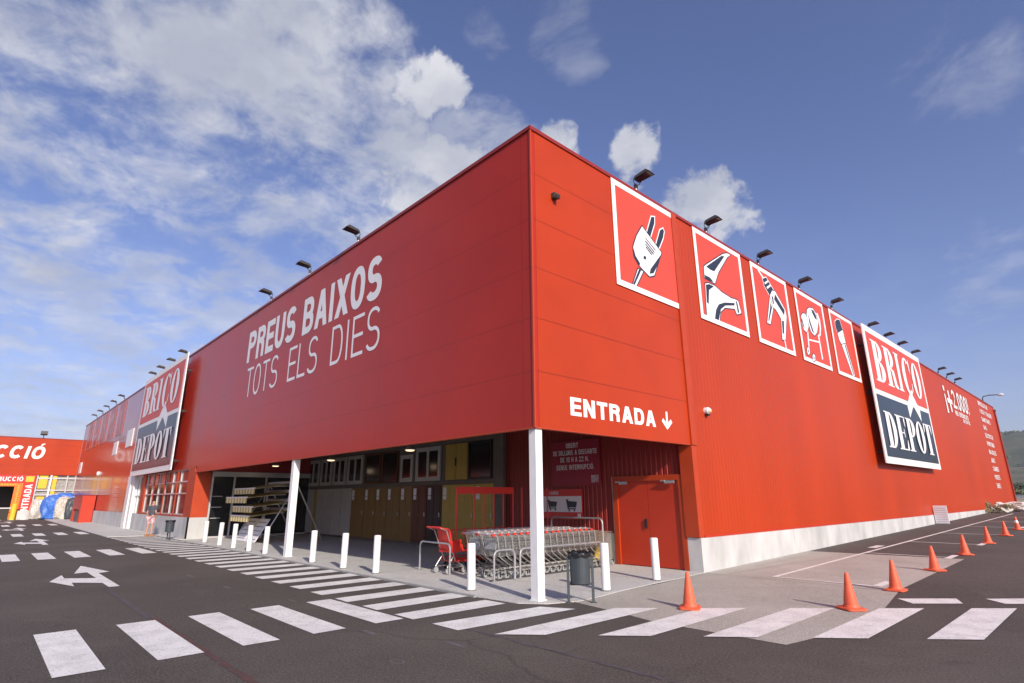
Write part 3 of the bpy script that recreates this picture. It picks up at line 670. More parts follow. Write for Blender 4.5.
sign_board((-36.6, -.40, 3.25), X_, 10.6, 6.25, 'big red and black BRICO DEPÔT board over the shop window, left of the porch')

# ------------------------------------------------------------------ tool pictures
def motif_plug(pl):
    pl.outlined([(0.93, 0.65), (1.15, 0.64), (0.75, 0.08), (0.62, 0.1)], .035)
    pl.poly([(0.97, 0.65), (1.06, 0.64), (0.73, 0.16), (0.66, 0.16)], m_dark)
    pl.outlined([(1.46, 1.84), (1.74, 2.4), (1.89, 2.44), (1.86, 2.24), (1.61, 1.76), (1.48, 1.76)], .035, m_vinyl, m_dark)
    pl.outlined([(1.84, 1.58), (2.12, 2.13), (2.28, 2.23), (2.32, 2.16), (2.24, 1.94), (1.97, 1.52)], .035, m_vinyl, m_dark)
    pl.outlined([(1.25, 1.94), (2.09, 1.45), (1.98, 1.27), (1.65, 0.67), (1.43, 0.58), (1.15, 0.69), (1.0, 0.76), (0.8, 0.95), (0.78, 1.21), (0.97, 1.58)], .035)
    pl.poly([(2.05, 1.37), (1.89, 1.21), (1.49, 0.8), (1.43, 0.65), (1.62, 0.72), (1.79, 0.93), (2.0, 1.27)], m_dark)
    pl.poly([(0.79, 1.17), (0.85, 0.99), (1.04, 0.82), (1.0, 0.76), (0.84, 0.88), (0.78, 1.0)], m_dark)
    pl.poly([(1.37, 1.66), (1.82, 1.44), (1.79, 1.41), (1.36, 1.63)], m_dark)
    pl.poly([(1.36, 1.58), (1.76, 1.36), (1.73, 1.33), (1.34, 1.54)], m_dark)
    pl.poly([(1.35, 1.49), (1.71, 1.3), (1.68, 1.26), (1.33, 1.46)], m_dark)
    pl.poly([(1.36, 1.41), (1.62, 1.26), (1.6, 1.22), (1.34, 1.37)], m_dark)
    pl.poly([(1.22, 1.09), (1.3, 1.11), (1.34, 1.06), (1.28, 1.0), (1.2, 1.01)], m_dark)
def motif_tap(pl):
    pl.outlined([(0.48, 1.72), (0.71, 1.87), (1.81, 2.53), (2.12, 2.65), (2.35, 2.66), (2.09, 2.5), (1.36, 1.77), (1.06, 1.33), (0.45, 1.36)], .035)
    pl.poly([(0.62, 1.76), (1.71, 2.44), (1.91, 2.48), (1.1, 1.73), (0.83, 1.72)], m_dark)
    pl.poly([(0.47, 1.45), (0.78, 1.45), (1.0, 1.35), (0.73, 1.34), (0.47, 1.34)], m_dark)
    pl.outlined([(0.44, 1.16), (0.64, 1.23), (1.04, 1.24), (1.43, 1.14), (2.05, 1.09), (2.32, 1.12), (2.5, 1.11), (2.63, 0.73), (2.31, 0.62), (2.2, 0.78), (1.53, 0.66), (1.21, 0.45), (1.06, 0.08), (0.34, 0.05), (0.38, 0.53)], .035)
    pl.poly([(0.47, 1.14), (0.7, 1.21), (0.97, 1.21), (0.64, 1.01), (0.52, 0.53), (0.42, 0.57)], m_dark)
    pl.poly([(0.79, 0.11), (0.94, 0.46), (1.15, 0.68), (1.53, 0.83), (2.23, 0.98), (2.21, 0.89), (1.58, 0.74), (1.26, 0.55), (1.02, 0.11)], m_dark)
    pl.poly([(2.33, 1.08), (2.42, 1.07), (2.49, 0.72), (2.38, 0.68)], m_dark)
def motif_drill(pl):
    pl.poly([(0.53, 2.75), (0.62, 2.78), (1.06, 2.54), (0.94, 2.48)], m_vinyl)
    pl.outlined([(0.92, 2.47), (1.24, 2.6), (1.75, 2.25), (1.35, 1.94), (0.99, 2.22)], .035, m_vinyl, m_dark)
    pl.poly([(1.02, 2.35), (1.34, 2.52), (1.4, 2.48), (1.08, 2.3)], m_vinyl)
    pl.poly([(1.16, 2.22), (1.51, 2.41), (1.57, 2.36), (1.22, 2.16)], m_vinyl)
    pl.outlined([(1.33, 1.9), (1.51, 1.53), (1.06, 0.82), (0.8, 0.82), (1.11, 1.43)], .035)
    pl.poly([(1.33, 1.71), (1.39, 1.5), (0.98, 0.91), (0.92, 0.93), (1.21, 1.44)], m_dark)
    pl.outlined([(1.61, 2.2), (1.86, 2.24), (2.58, 1.69), (2.61, 1.44), (2.2, 0.48), (1.92, 0.43), (2.07, 1.24), (1.75, 1.48), (1.5, 1.55), (1.35, 1.94)], .035)
    pl.poly([(1.82, 2.12), (2.51, 1.66), (2.4, 1.43), (1.68, 1.88)], m_dark)
    pl.poly([(2.11, 1.18), (2.3, 1.19), (2.14, 0.66), (2.02, 0.7)], m_dark)
    pl.poly([(1.49, 1.97), (1.61, 1.96), (1.61, 1.67), (1.51, 1.69)], m_dark)
    pl.poly([(2.07, 0.44), (2.15, 0.45), (2.2, 0.1), (2.12, 0.1)], m_vinyl)
def motif_mixer(pl):
    pl.poly([(2.11, 2.29), (2.27, 2.34), (2.44, 2.07), (2.4, 1.71), (2.22, 1.36), (2.05, 1.3), (2.25, 1.68), (2.24, 2.01)], m_vinyl)
    pl.poly([(0.76, 1.26), (0.87, 1.28), (0.7, 0.35), (0.59, 0.32)], m_vinyl)
    pl.poly([(1.9, 1.34), (2.03, 1.38), (2.07, 0.36), (1.93, 0.3)], m_vinyl)
    pl.poly([(0.77, 0.95), (1.96, 1.07), (1.93, 1.0), (0.75, 0.89)], m_vinyl)
    pl.outlined([(0.36, 1.8), (0.58, 1.95), (0.84, 1.98), (1.01, 1.83), (1.0, 1.49), (0.71, 1.2), (0.47, 1.24), (0.31, 1.48)], .035)
    pl.poly([(0.32, 1.61), (0.38, 1.43), (0.55, 1.28), (0.46, 1.56), (0.42, 1.75)], m_dark)
    pl.outlined([(1.12, 2.24), (1.43, 2.38), (1.78, 2.42), (2.04, 2.29), (2.19, 1.93), (1.85, 1.43), (1.51, 1.22), (1.18, 1.32), (1.02, 1.68), (0.98, 1.99)], .035)
    pl.poly([(1.58, 2.35), (1.85, 2.34), (2.03, 2.17), (2.06, 1.98), (1.86, 2.01), (1.63, 2.2)], m_dark)
    pl.poly([(1.15, 2.09), (1.28, 1.74), (1.47, 1.37), (1.53, 1.28), (1.3, 1.37), (1.13, 1.71)], m_dark)
    pl.outlined([(0.45, 0.51), (0.61, 0.61), (0.71, 0.54), (0.67, 0.36), (0.51, 0.26), (0.41, 0.34)], .035)
    pl.poly([(0.53, 0.5), (0.6, 0.47), (0.58, 0.36), (0.5, 0.38)], m_dark)
    pl.outlined([(0.91, 0.31), (1.08, 0.41), (1.18, 0.33), (1.15, 0.17), (0.98, 0.08), (0.88, 0.14)], .035)
    pl.poly([(1.01, 0.31), (1.09, 0.27), (1.07, 0.17), (0.98, 0.19)], m_dark)
def motif_brush(pl):
    pl.outlined([(0.63, 2.41), (0.99, 2.59), (1.31, 2.63), (1.5, 2.21), (0.75, 1.91), (0.59, 2.17)], .035, m_vinyl, m_dark)
    pl.outlined([(0.73, 1.9), (1.5, 2.2), (1.58, 1.78), (1.62, 1.61), (1.03, 1.45), (0.82, 1.63)], .035)
    pl.outlined([(1.03, 1.44), (1.59, 1.58), (2.13, 0.22), (1.85, 0.13)], .035)
    pl.poly([(1.41, 1.51), (1.53, 1.54), (2.05, 0.22), (1.95, 0.2)], m_dark)
MOT = [(motif_plug, 'white electric plug'), (motif_tap, 'white mixer tap'), (motif_drill, 'white power drill'), (motif_mixer, 'white cement mixer'), (motif_brush, 'white paint brush')]
m_dullp = mat('reflection_dulled_red', (.40, .03, .02), .3, var=.05); m_dullw = mat('reflection_dulled_vinyl', (.52, .30, .28), .4, var=.1)  # wall reflection dulling the left-wall pictures, put into these two colours
def picture(o, u, fn, lab, w=2.95, h=2.92, grp='red tool pictures along the side wall'):
    u = Vector(u); n = u.cross(Z_); root = empty('tool_picture', o, lab, 'picture panel', grp)
    b = MB(); b.obox(u * w / 2 + Z_ * h / 2 + n * .01, u * w / 2, n * .01, Z_ * h / 2); b.build('panel', m_poster if u.y > .5 else m_dullp, root)
    b = MB(); t_ = .15 if u.y > .5 else .06
    for (x0, z0, x1, z1) in ((0, 0, w, t_), (0, h - t_, w, h), (0, t_ + .001, t_, h - t_ - .001), (w - t_, t_ + .001, w, h - t_ - .001)):
        b.obox(u * ((x0 + x1) / 2) + Z_ * ((z0 + z1) / 2) + n * .024, u * ((x1 - x0) / 2), n * .004, Z_ * ((z1 - z0) / 2))
    b.build('border', m_vinyl if u.y > .5 else m_dullw, root)
    pl = Plane(n * .022, u, Z_, lay=.0016); fn(pl)
    if u.y < .5: pl.mb.mats = [m_dullw if q is m_vinyl else m_dullp for q in pl.mb.mats]
    pl.mb.build('drawing', None, root)
    return root
for (y0, w_), (fn, d_) in zip(((2.83, 2.98), (6.76, 3.04), (10.52, 2.98), (14.26, 2.98), (17.95, 2.98)), MOT):
    picture((.006, y0, 6.66), Y_, fn, d_ + ' on a red square with white border, on the sunlit side wall', w_, 2.88)
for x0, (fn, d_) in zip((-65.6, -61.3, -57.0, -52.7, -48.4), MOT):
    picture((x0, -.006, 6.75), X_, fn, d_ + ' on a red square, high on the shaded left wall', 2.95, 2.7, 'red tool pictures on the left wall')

# ------------------------------------------------------------------ floodlights on the parapet
def make_flood():
    t = empty('floodlight', (0, 0, 0)); t.scale = (.9, .9, .9)      # points along local +X
    b = MB(); b.tube((-.1, 0, -.25), (-.1, 0, .18), .028, n=8); b.build('post', m_white, t)
    b = MB(); b.box(-.14, -.05, .18, -.06, .05, .30)
    for s in (-1, 1): b.path([(-.10, s * .03, .29), (-.08, s * .15, .36), (.04, s * .155, .47)], .013, 6)
    b.build('bracket', m_lampbody, t)
    ax, az = Vector((.93, 0, .10)).normalized(), Vector((-.10, 0, .93)).normalized(); c0 = Vector((.16, 0, .50))
    b = MB(); P_ = lambda x, y, z: c0 + ax * x + Y_ * y + az * z
    lo = [P_(-.25, -.15, -.05), P_(.30, -.19, -.05), P_(.30, .19, -.05), P_(-.25, .15, -.05)]; hi = [P_(-.20, -.10, .07), P_(.18, -.12, .09), P_(.18, .12, .09), P_(-.20, .10, .07)]
    b.add(lo + hi, [(0, 3, 2, 1), (4, 5, 6, 7), (0, 1, 5, 4), (1, 2, 6, 5), (2, 3, 7, 6), (3, 0, 4, 7)]); b.build('lamp_head', m_lampbody, t)
    b = MB(); b.obox(P_(.04, 0, -.056), ax * .22, Y_ * .13, az * .004); b.build('lamp_glass', m_glassd, t)
    return t
fl0 = make_flood()
pos = []
RY = [4.15, 7.9, 11.6, 15.3, 18.95, 24.1, 26.9, 29.5, 32.4, 39.3, 41.9, 44.6]
RD = ['above the plug picture', 'above the tap picture', 'above the drill picture', 'above the cement mixer picture', 'above the paint brush picture',
      'first over the side sign board', 'second over the side sign board', 'third over the side sign board', 'fourth over the side sign board',
      'first above the 2.000 lettering', 'second above the 2.000 lettering', 'third above the 2.000 lettering']
for y, d_ in zip(RY, RD): pos.append(((-.02, y, Z2 + .05), 0, 'dark floodlight on the side wall parapet, ' + d_))
LX = [-8.0, -11.7, -15.5, -28.6, -31.3, -34.0, -36.4, -47.9, -51.6, -55.2, -58.9, -62.6]
LD = ['nearest the corner, above the word BAIXOS', 'in the middle of three above the slogan', 'left one of three above the slogan', 'rightmost over the left sign board', 'second from right over the left sign board', 'third from right over the left sign board', 'leftmost over the left sign board',
      'nearest of five over the far left wall', 'second of five over the far left wall', 'middle of five over the far left wall', 'fourth of five over the far left wall', 'farthest of five over the far left wall']
for x, d_ in zip(LX, LD): pos.append(((x, .02, Z2 + .05), -math.pi / 2, 'dark floodlight on the front parapet, ' + d_))
rf = random.Random(5)
for i, (l_, rz, lab) in enumerate(pos):
    o_ = fl0 if i == 0 else copy_tree(fl0)
    if i == 0: KIDS[fl0.name] = [c for c in COL.objects if c.parent == fl0]
    o_.location = l_; o_.rotation_euler = (0, 0, rz + rf.uniform(-.12, .12)); tag(o_, lab, 'floodlight', 'floodlights along the roof edge')
# white street-type lamp on an arm at the far end of the side wall
t = empty('bracket_lamp', (0, 55.2, Z2), 'white lamp head on a long dark arm at the far end of the side wall', 'lamp')
b = MB(); b.path([(0, 0, -.1), (.0, 0, .25), (.08, .02, .42), (.5, .15, .50), (1.0, .3, .48)], .04, 8); b.build('arm', m_lampbody, t)
b = MB(); b.lathe((1.2, .36, .46), [(.05, .09), (.18, .08), (.24, 0), (.18, -.06), (.05, -.09)], 14); b.build('lamp_head', m_white, t)
# camera, siren
t = empty('security_camera', (.0, 6.5, 3.98), 'small white round security camera on the side wall right of ENTRADA', 'camera')
b = MB(); b.tube((0, 0, 0), (.10, 0, 0), .09, .09, 16); b.tube((.10, 0, 0), (.16, 0, -.02), .08, .05, 14); b.build('housing', m_white, t)
b = MB(); b.tube((.155, 0, -.02), (.175, 0, -.02), .035, .03, 12); b.build('lens', m_yellow, t); b = MB(); b.box(0, -.05, -.14, .1, .05, -.09); b.build('bracket', m_black, t)
t = empty('wall_sensor', (.006, .69, 8.15), 'tiny dark box light high on the corner fascia near the edge', 'sensor')
b = MB(); b.box(0, -.07, -.06, .1, .07, .06); b.box(.1, -.05, -.09, .16, .05, .0); b.build('housing', m_lampbody, t); b = MB(); b.box(.16, -.03, -.07, .165, .03, -.02); b.build('lens', m_black, t)
t = empty('alarm_box', (-53.2, -.01, 4.0), 'small white round alarm box on the far left wall', 'alarm')
b = MB(); b.tube((0, 0, 0), (0, -.15, 0), .2, .16, 14); b.build('housing', m_white, t)

# ------------------------------------------------------------------ porch lamps (lit)
def porch_lamp(i, loc, lab):
    t = empty('ceiling_lamp', loc, lab, 'lamp', 'lit lamps under the porch ceiling')
    b = MB(); b.tube((0, 0, .12), (0, 0, 4.05 - loc[2]), .02, n=8); b.build('stem', m_black, t)
    b = MB(); b.lathe((0, 0, 0), [(.17, -.02), (.19, .0), (.12, .10), (.05, .14)], 18); b.build('shade', m_galv, t, smooth=False)
    b = MB(); b.lathe((0, 0, 0), [(.12, -.055), (.15, -.04), (.15, -.022)], 16); b.build('diffuser', m_glow, t)
    ll = bpy.data.lights.new('lamp_light', 'POINT'); ll.energy = 1.5; ll.color = (1, .75, .5); ll.shadow_soft_size = .1
    lo_ = bpy.data.objects.new('lamp_light', ll); COL.objects.link(lo_); lo_.parent = t; lo_.location = (0, 0, -.16)
porch_lamp(0, (-8.94, 3.0, 3.36), 'lit round ceiling lamp above the oak doors, nearest the corner column')
porch_lamp(1, (-14.85, 3.0, 3.33), 'lit round ceiling lamp in front of the white windows, middle of the porch')
porch_lamp(2, (-20.87, 3.0, 3.36), 'lit round ceiling lamp over the awning stand, by the glass entrance')

# ------------------------------------------------------------------ display wall of doors and windows
yb = PD - .05
t = empty('display_wall', (-15, PD, 0), 'long grey-brown framework wall holding the sample doors and windows in the porch', 'display wall')
b = MB((-15, PD, 0)); b.box(-23.3, PD - .10, .022, -7.05, PD - .035, 3.95); b.build('backing_board', m_frame, t)
b = MB((-15, PD, 0))
for z in (2.27, 3.80): b.box(-23.3, PD - .17, z, -7.10, PD - .103, z + .13)
b.box(-23.3, PD - .17, .022, -7.1, PD - .103, .08)
b.build('rail', m_frame, t)
b = MB((-15, PD, 0)); b.box(-7.52, PD - .2, .022, -7.02, PD - .101, 3.95); b.build('post', m_frame, t)
doors = [(-22.88, -21.92, m_whitedoor, 'white sample door at the far left end of the display wall'), (-21.9, -21.58, m_pine, 'narrow pine strip door panel between two pale doors'),
         (-21.56, -20.78, m_whitedoor, 'pale panelled sample door just right of the narrow pine strip'), (-20.76, -19.79, m_whitedoor, 'white panelled sample door with square handle, in the left part of the display'),
         (-19.77, -18.78, m_whitedoor, 'middle one of three white panelled sample doors'), (-18.76, -17.8, m_whitedoor, 'white sample door beside the first oak door'),
         (-17.78, -16.55, m_oak, 'first brown oak sample door, next to the white doors'), (-16.53, -15.53, m_oak, 'second brown oak sample door counting from the white doors'),
         (-15.51, -14.57, m_oak, 'third and middle brown oak sample door of five'), (-14.55, -13.52, m_oak, 'fourth brown oak sample door of five'),
         (-13.5, -12.6, m_oak, 'fifth oak sample door, beside the dark mahogany one'), (-12.58, -11.57, m_mahog, 'dark mahogany sample door with a white price tag'),
         (-11.55, -10.57, m_darkdoor, 'black sample door between mahogany and pine'), (-10.55, -8.61, m_pine, 'wide pine sample double door right of the black door'),
         (-8.59, -7.55, m_pine, 'pine sample door at the right end of the display wall')]
for i, (a, c_, m_, lab) in enumerate(doors):
    w_ = c_ - a; t = empty('sample_door', ((a + c_) / 2, PD - .12, .1), lab, 'door', 'sample doors on the porch display wall')
    b = MB(); b.box(-w_ / 2 + .01, -.04, 0, w_ / 2 - .01, .015, 2.15); lf = b.build('door_leaf', m_, t)
    b = MB()
    ncol = 1 if w_ < .5 else (4 if w_ > 1.5 else 2)
    for k in range(ncol):
        x0 = -w_ / 2 + .09 + k * (w_ - .12) / ncol; x1 = -w_ / 2 + .03 + (k + 1) * (w_ - .12) / ncol
        for (z0, z1) in ((.15, .95), (1.08, 2.02)):
            b.box(x0, -.052, z0, x1, -.041, z1)
    b.build('door_panel', m_, t)
    if w_ > .5:
        b = MB(); b.box(w_ / 2 - .12, -.09, .98, w_ / 2 - .08, -.053, 1.14); b.build('handle', m_galv, t)
    if i >= 6:
        b = MB(); b.box(-w_ / 2 + .1, -.065, 1.78, -w_ / 2 + .30, -.054, 2.06); b.box(-w_ / 2 + .1, -.065, 1.62, -w_ / 2 + .30, -.054, 1.76); b.build('price_tag', m_paper, t)
wins = [(-22.97, -21.54, 'w2', 'white twin-light sample window at the far left of the upper row'), (-21.32, -20.09, 'w2', 'second white sample window from the left in the upper row'),
        (-19.89, -18.57, 'w2', 'third white sample window from the left in the upper row'), (-18.37, -16.89, 'w2', 'fourth and widest of the left four white sample windows'),
        (-16.64, -15.28, 'd', 'dark unlit sample window between white windows and brown one'), (-15.14, -13.81, 'b', 'brown framed sample window above the oak doors'),
        (-13.6, -12.66, 'w1', 'small white single-pane sample window under the nearest lamp'), (-12.43, -10.72, 'w2', 'large white double sample window above the mahogany and black doors'),
        (-10.37, -9.04, 'p', 'pair of closed pine sample shutters in the upper row'), (-8.96, -7.67, 'd', 'black square sample window at the right end of the upper row')]
for (a, c_, k, lab) in wins:
    w_ = c_ - a; z0 = 2.43; h_ = 1.32; t = empty('sample_window', ((a + c_) / 2, PD - .11, z0), lab, 'window', 'sample windows on the porch display wall')
    if k == 'w1': h_ = 1.1
    if k == 'p':
        for s in (-1, 1):
            b = MB(); x0, x1 = (-w_ / 2, -.01) if s < 0 else (.01, w_ / 2); b.box(x0, -.05, 0, x1, .0, h_); b.box(x0 + .06, -.065, .06, x1 - .06, -.051, h_ - .06); b.build('shutter', m_pine, t)
        b = MB(); b.box(-.03, -.09, .5, .03, -.066, .8); b.build('latch', m_black, t); continue
    fm = {'w2': m_whitedoor, 'w1': m_whitedoor, 'd': m_mahog, 'b': m_mahog}[k]; f_ = .16 if k[0] == 'w' else .07
    if k == 'd' and a > -9: fm = m_darkdoor
    b = MB(); b.box(-w_ / 2, -.06, 0, w_ / 2, 0, f_); b.box(-w_ / 2, -.06, h_ - f_, w_ / 2, 0, h_); b.box(-w_ / 2, -.06, f_ + .001, -w_ / 2 + f_, 0, h_ - f_ - .001); b.box(w_ / 2 - f_, -.06, f_ + .001, w_ / 2, 0, h_ - f_ - .001)
    if k == 'w2': b.box(-.07, -.06, f_ + .001, .07, 0, h_ - f_ - .001)
    b.build('frame', fm, t)
    b = MB(); b.box(-w_ / 2 + f_, -.03, f_, w_ / 2 - f_, -.02, h_ - f_); b.build('pane', m_glassd, t)

# signs on the porch wall
t = empty('opening_hours_sign', (-4.88, PD - .03, 2.10), 'dark red opening hours board high on the porch back wall', 'sign')
b = MB(); b.box(0, -.04, 0, 1.90, 0, 1.34); b.build('board', mat('hours_board', (.30, .01, .035), .45, var=.05), t)
ln = [('OBERT', .62, .50, 1.12), ('DE DILLUNS A DISSABTE', .08, 1.74, .91), ('DE 10 H A 22 H.', .38, 1.12, .70), ('SENSE INTERRUPCIÓ.', .20, 1.50, .47)]
for s_, x, w_, z in ln: text('lettering', s_, (x, -.041, z), X_, Z_, w_, .145, m_paper, t, off=.003)
text('lettering', 'BRICO', (1.58, -.041, .20), X_, Z_, .26, .09, m_paper, t, off=.003); text('lettering', 'DEPÔT', (1.58, -.041, .08), X_, Z_, .26, .11, m_paper, t, off=.003)
t = empty('trolley_sign', (-5.30, PD - .03, 1.14), 'red and white board with trolley drawings, below the opening hours board', 'sign')
b = MB(); b.box(0, -.035, 0, 1.60, 0, .86); b.build('board', m_plastic_red, t)
b = MB(); b.box(.02, -.045, .20, 1.58, -.036, .66); b.build('picture_area', m_white, t)
pl = Plane((0, -.047, 0), X_, Z_, lay=.002)
for (x, z, s) in ((.28, .30, 1), (1.05, .28, 1.1)):
    for p_ in ([(0, .05), (.30, .05), (.34, .2), (0, .22)], [(-.06, .26), (.02, .26), (.05, .0), (0, .0)], [(.0, .0), (.3, .0), (.3, .03), (.0, .03)]):
        pl.poly([(x + a * s, z + c_ * s) for a, c_ in p_], m_dark)
    pl.ell(x + .06, z - .03, .03, .03, 0, 0, m_dark); pl.ell(x + .26, z - .03, .03, .03, 0, 0, m_dark)
pl.mb.build('drawing', None, t)
text('lettering', 'CARROS', (.30, -.046, .71), X_, Z_, .38, .09, m_paper, t, off=.003)
b = MB(); b.box(1.42, -.044, .04, 1.54, -.036, .16); b.build('emblem', m_paper, t)

# ------------------------------------------------------------------ bollards
def make_bollard():
    t = empty('bollard', (0, 0, 0))
    b = MB(); b.lathe((0, 0, 0), [(.084, 0), (.084, .845), (.078, .86), (.06, .866), (.0, .868)], 22); b.build('post', m_white, t, smooth=False)
    b = MB(); b.lathe((0, 0, 0), [(.105, 0), (.105, .008), (.09, .012)], 18); b.build('base_ring', m_concd, t)
    return t
bol0 = make_bollard()
BP = [(-19.81, -.02, 'bollard at the far left end of the row, by the porch pillar'), (-17.63, -.07, 'second bollard from the left, in front of the glass entrance'), (-15.78, -.12, 'third bollard from the left, left of the awning leaflets'),
      (-14.04, -.15, 'fourth bollard from the left, in front of the awning leaflets'), (-12.63, -.1, 'bollard just left of the second porch column'), (-8.95, -.1, 'bollard just right of the second porch column'),
      (-7.05, -.1, 'bollard in front of the middle oak doors'), (-5.55, .0, 'bollard in front of the mahogany door'), (-1.84, 0, 'bollard in front of the shopping trolleys, left of the corner column'),
      (.06, 1.83, 'bollard right beside the litter bin, on the side front'), (-.04, 3.72, 'bollard in front of the red double door')]
for i, (x, y, lab) in enumerate(BP):
    o_ = bol0 if i == 0 else copy_tree(bol0); o_.location = (x, y, .022); o_.rotation_euler = (R(rf.uniform(-.8, .8)), R(rf.uniform(-.8, .8)), 0); tag(o_, 'white round ' + lab, 'bollard', 'white bollards along the porch edge')

# ------------------------------------------------------------------ litter bins
def make_bin():
    t = empty('litter_bin', (0, 0, 0))
    b = MB()
    for s in (-1, 1): b.box(s * .255 - .025, -.025, 0, s * .255 + .025, .025, .80); b.box(s * .255 - .06, -.06, 0, s * .255 + .06, .06, .012)
    b.box(-.23, -.02, .30, .23, .02, .34); b.build('stand', m_bin, t)
    b = MB(); b.lathe((0, 0, 0), [(.19, .33), (.205, .34), (.215, .80), (.222, .81), (.222, .84), (.20, .84), (.195, .50)], 26); b.build('bucket', m_bin, t, smooth=False)
    b = MB(); pr = []
    n = 40; c = []
    vs = []; prof = [(.19, .60), (.205, .845), (.235, .875), (.245, .84), (.235, .79)]
    for (r_, z) in prof:
        for i in range(n):
            a = 2 * math.pi * i / n; k = 1 + .03 * math.sin(a * 9 + z * 30) + .02 * math.sin(a * 17); vs.append((r_ * k * math.cos(a), r_ * k * math.sin(a), z + .012 * math.sin(a * 7)))
    b.add(vs, [(j * n + i, j * n + (i + 1) % n, (j + 1) * n + (i + 1) % n, (j + 1) * n + i) for j in range(4) for i in range(n)]); b.build('bin_bag', m_bag, t, smooth=True)
    return t
bn = make_bin(); bn.location = (.53, .53, .0); bn.rotation_euler = (0, 0, R(48)); bn.scale = (.84, .86, .95); tag(bn, 'grey litter bin on two legs with black bag, beside the corner column', 'litter bin', 'grey litter bins')
b2 = copy_tree(bn, (-23.2, -.65, .03), R(0), 'grey litter bin against the left plinth under the shop window')

# ------------------------------------------------------------------ traffic cones
def make_cone():
    t = empty('traffic_cone', (0, 0, 0))
    b = MB(); s_ = .19
    pts = []
    for (sx_, sy_) in ((1, 1), (-1, 1), (-1, -1), (1, -1)):
        for k in range(4):
            a = math.atan2(sy_, sx_) - R(45) + R(30) * k; pts.append((sx_ * .105 + .06 * math.cos(a), sy_ * .13 + .06 * math.sin(a)))
    n = len(pts); b.add([(x, y, 0) for x, y in pts] + [(x, y, .022) for x, y in pts] + [(x * .85, y * .85, .034) for x, y in pts],
                        [(i, (i + 1) % n, n + (i + 1) % n, n + i) for i in range(n)] + [(n + i, n + (i + 1) % n, 2 * n + (i + 1) % n, 2 * n + i) for i in range(n)] + [tuple(range(2 * n, 3 * n)), tuple(range(n))[::-1]])
    b.build('base', m_cone, t)
    b = MB(); b.lathe((0, 0, 0), [(.128, .03), (.116, .05), (.105, .07), (.093, .16), (.068, .30), (.030, .525), (.022, .545), (.016, .545), (.014, .40)], 28); b.build('cone_body', m_cone, t, smooth=False)
    return t
cn0 = make_cone()
CP = [(2.13, 1.36, 'nearest the store corner, standing alone on a crossing bar', 0), (3.97, 3.11, 'large in the foreground, between two crossing bars', 0), (3.94, 5.75, 'with a pale band, at the front corner of the first parking bay', 1),
      (3.86, 9.35, 'beside the first parking bay, fourth from the store corner', 0), (3.76, 13.6, 'at the end of the second parking line', 0), (3.68, 18.05, 'third from last in the receding row', 0),
      (3.67, 22.1, 'next to last in the receding row', 0), (3.6, 26.2, 'with a white band, at the far end of the row', 2)]
for i, (x, y, lab, bd) in enumerate(CP):
    o_ = cn0 if i == 0 else copy_tree(cn0); o_.location = (x, y, gz(y) + .012); o_.rotation_euler = (0, 0, rf.uniform(0, 1.5)); tag(o_, 'orange traffic cone ' + lab, 'traffic cone', 'orange traffic cones')
    if bd:
        z0, z1 = (.40, .43) if bd == 1 else (.28, .42); rr_ = lambda z: .068 - (z - .30) * .2 + .003
        b = MB(); b.lathe((0, 0, 0), [(rr_(z0), z0), (rr_(z1), z1)], 24); b.build('band', m_vinyl, o_)

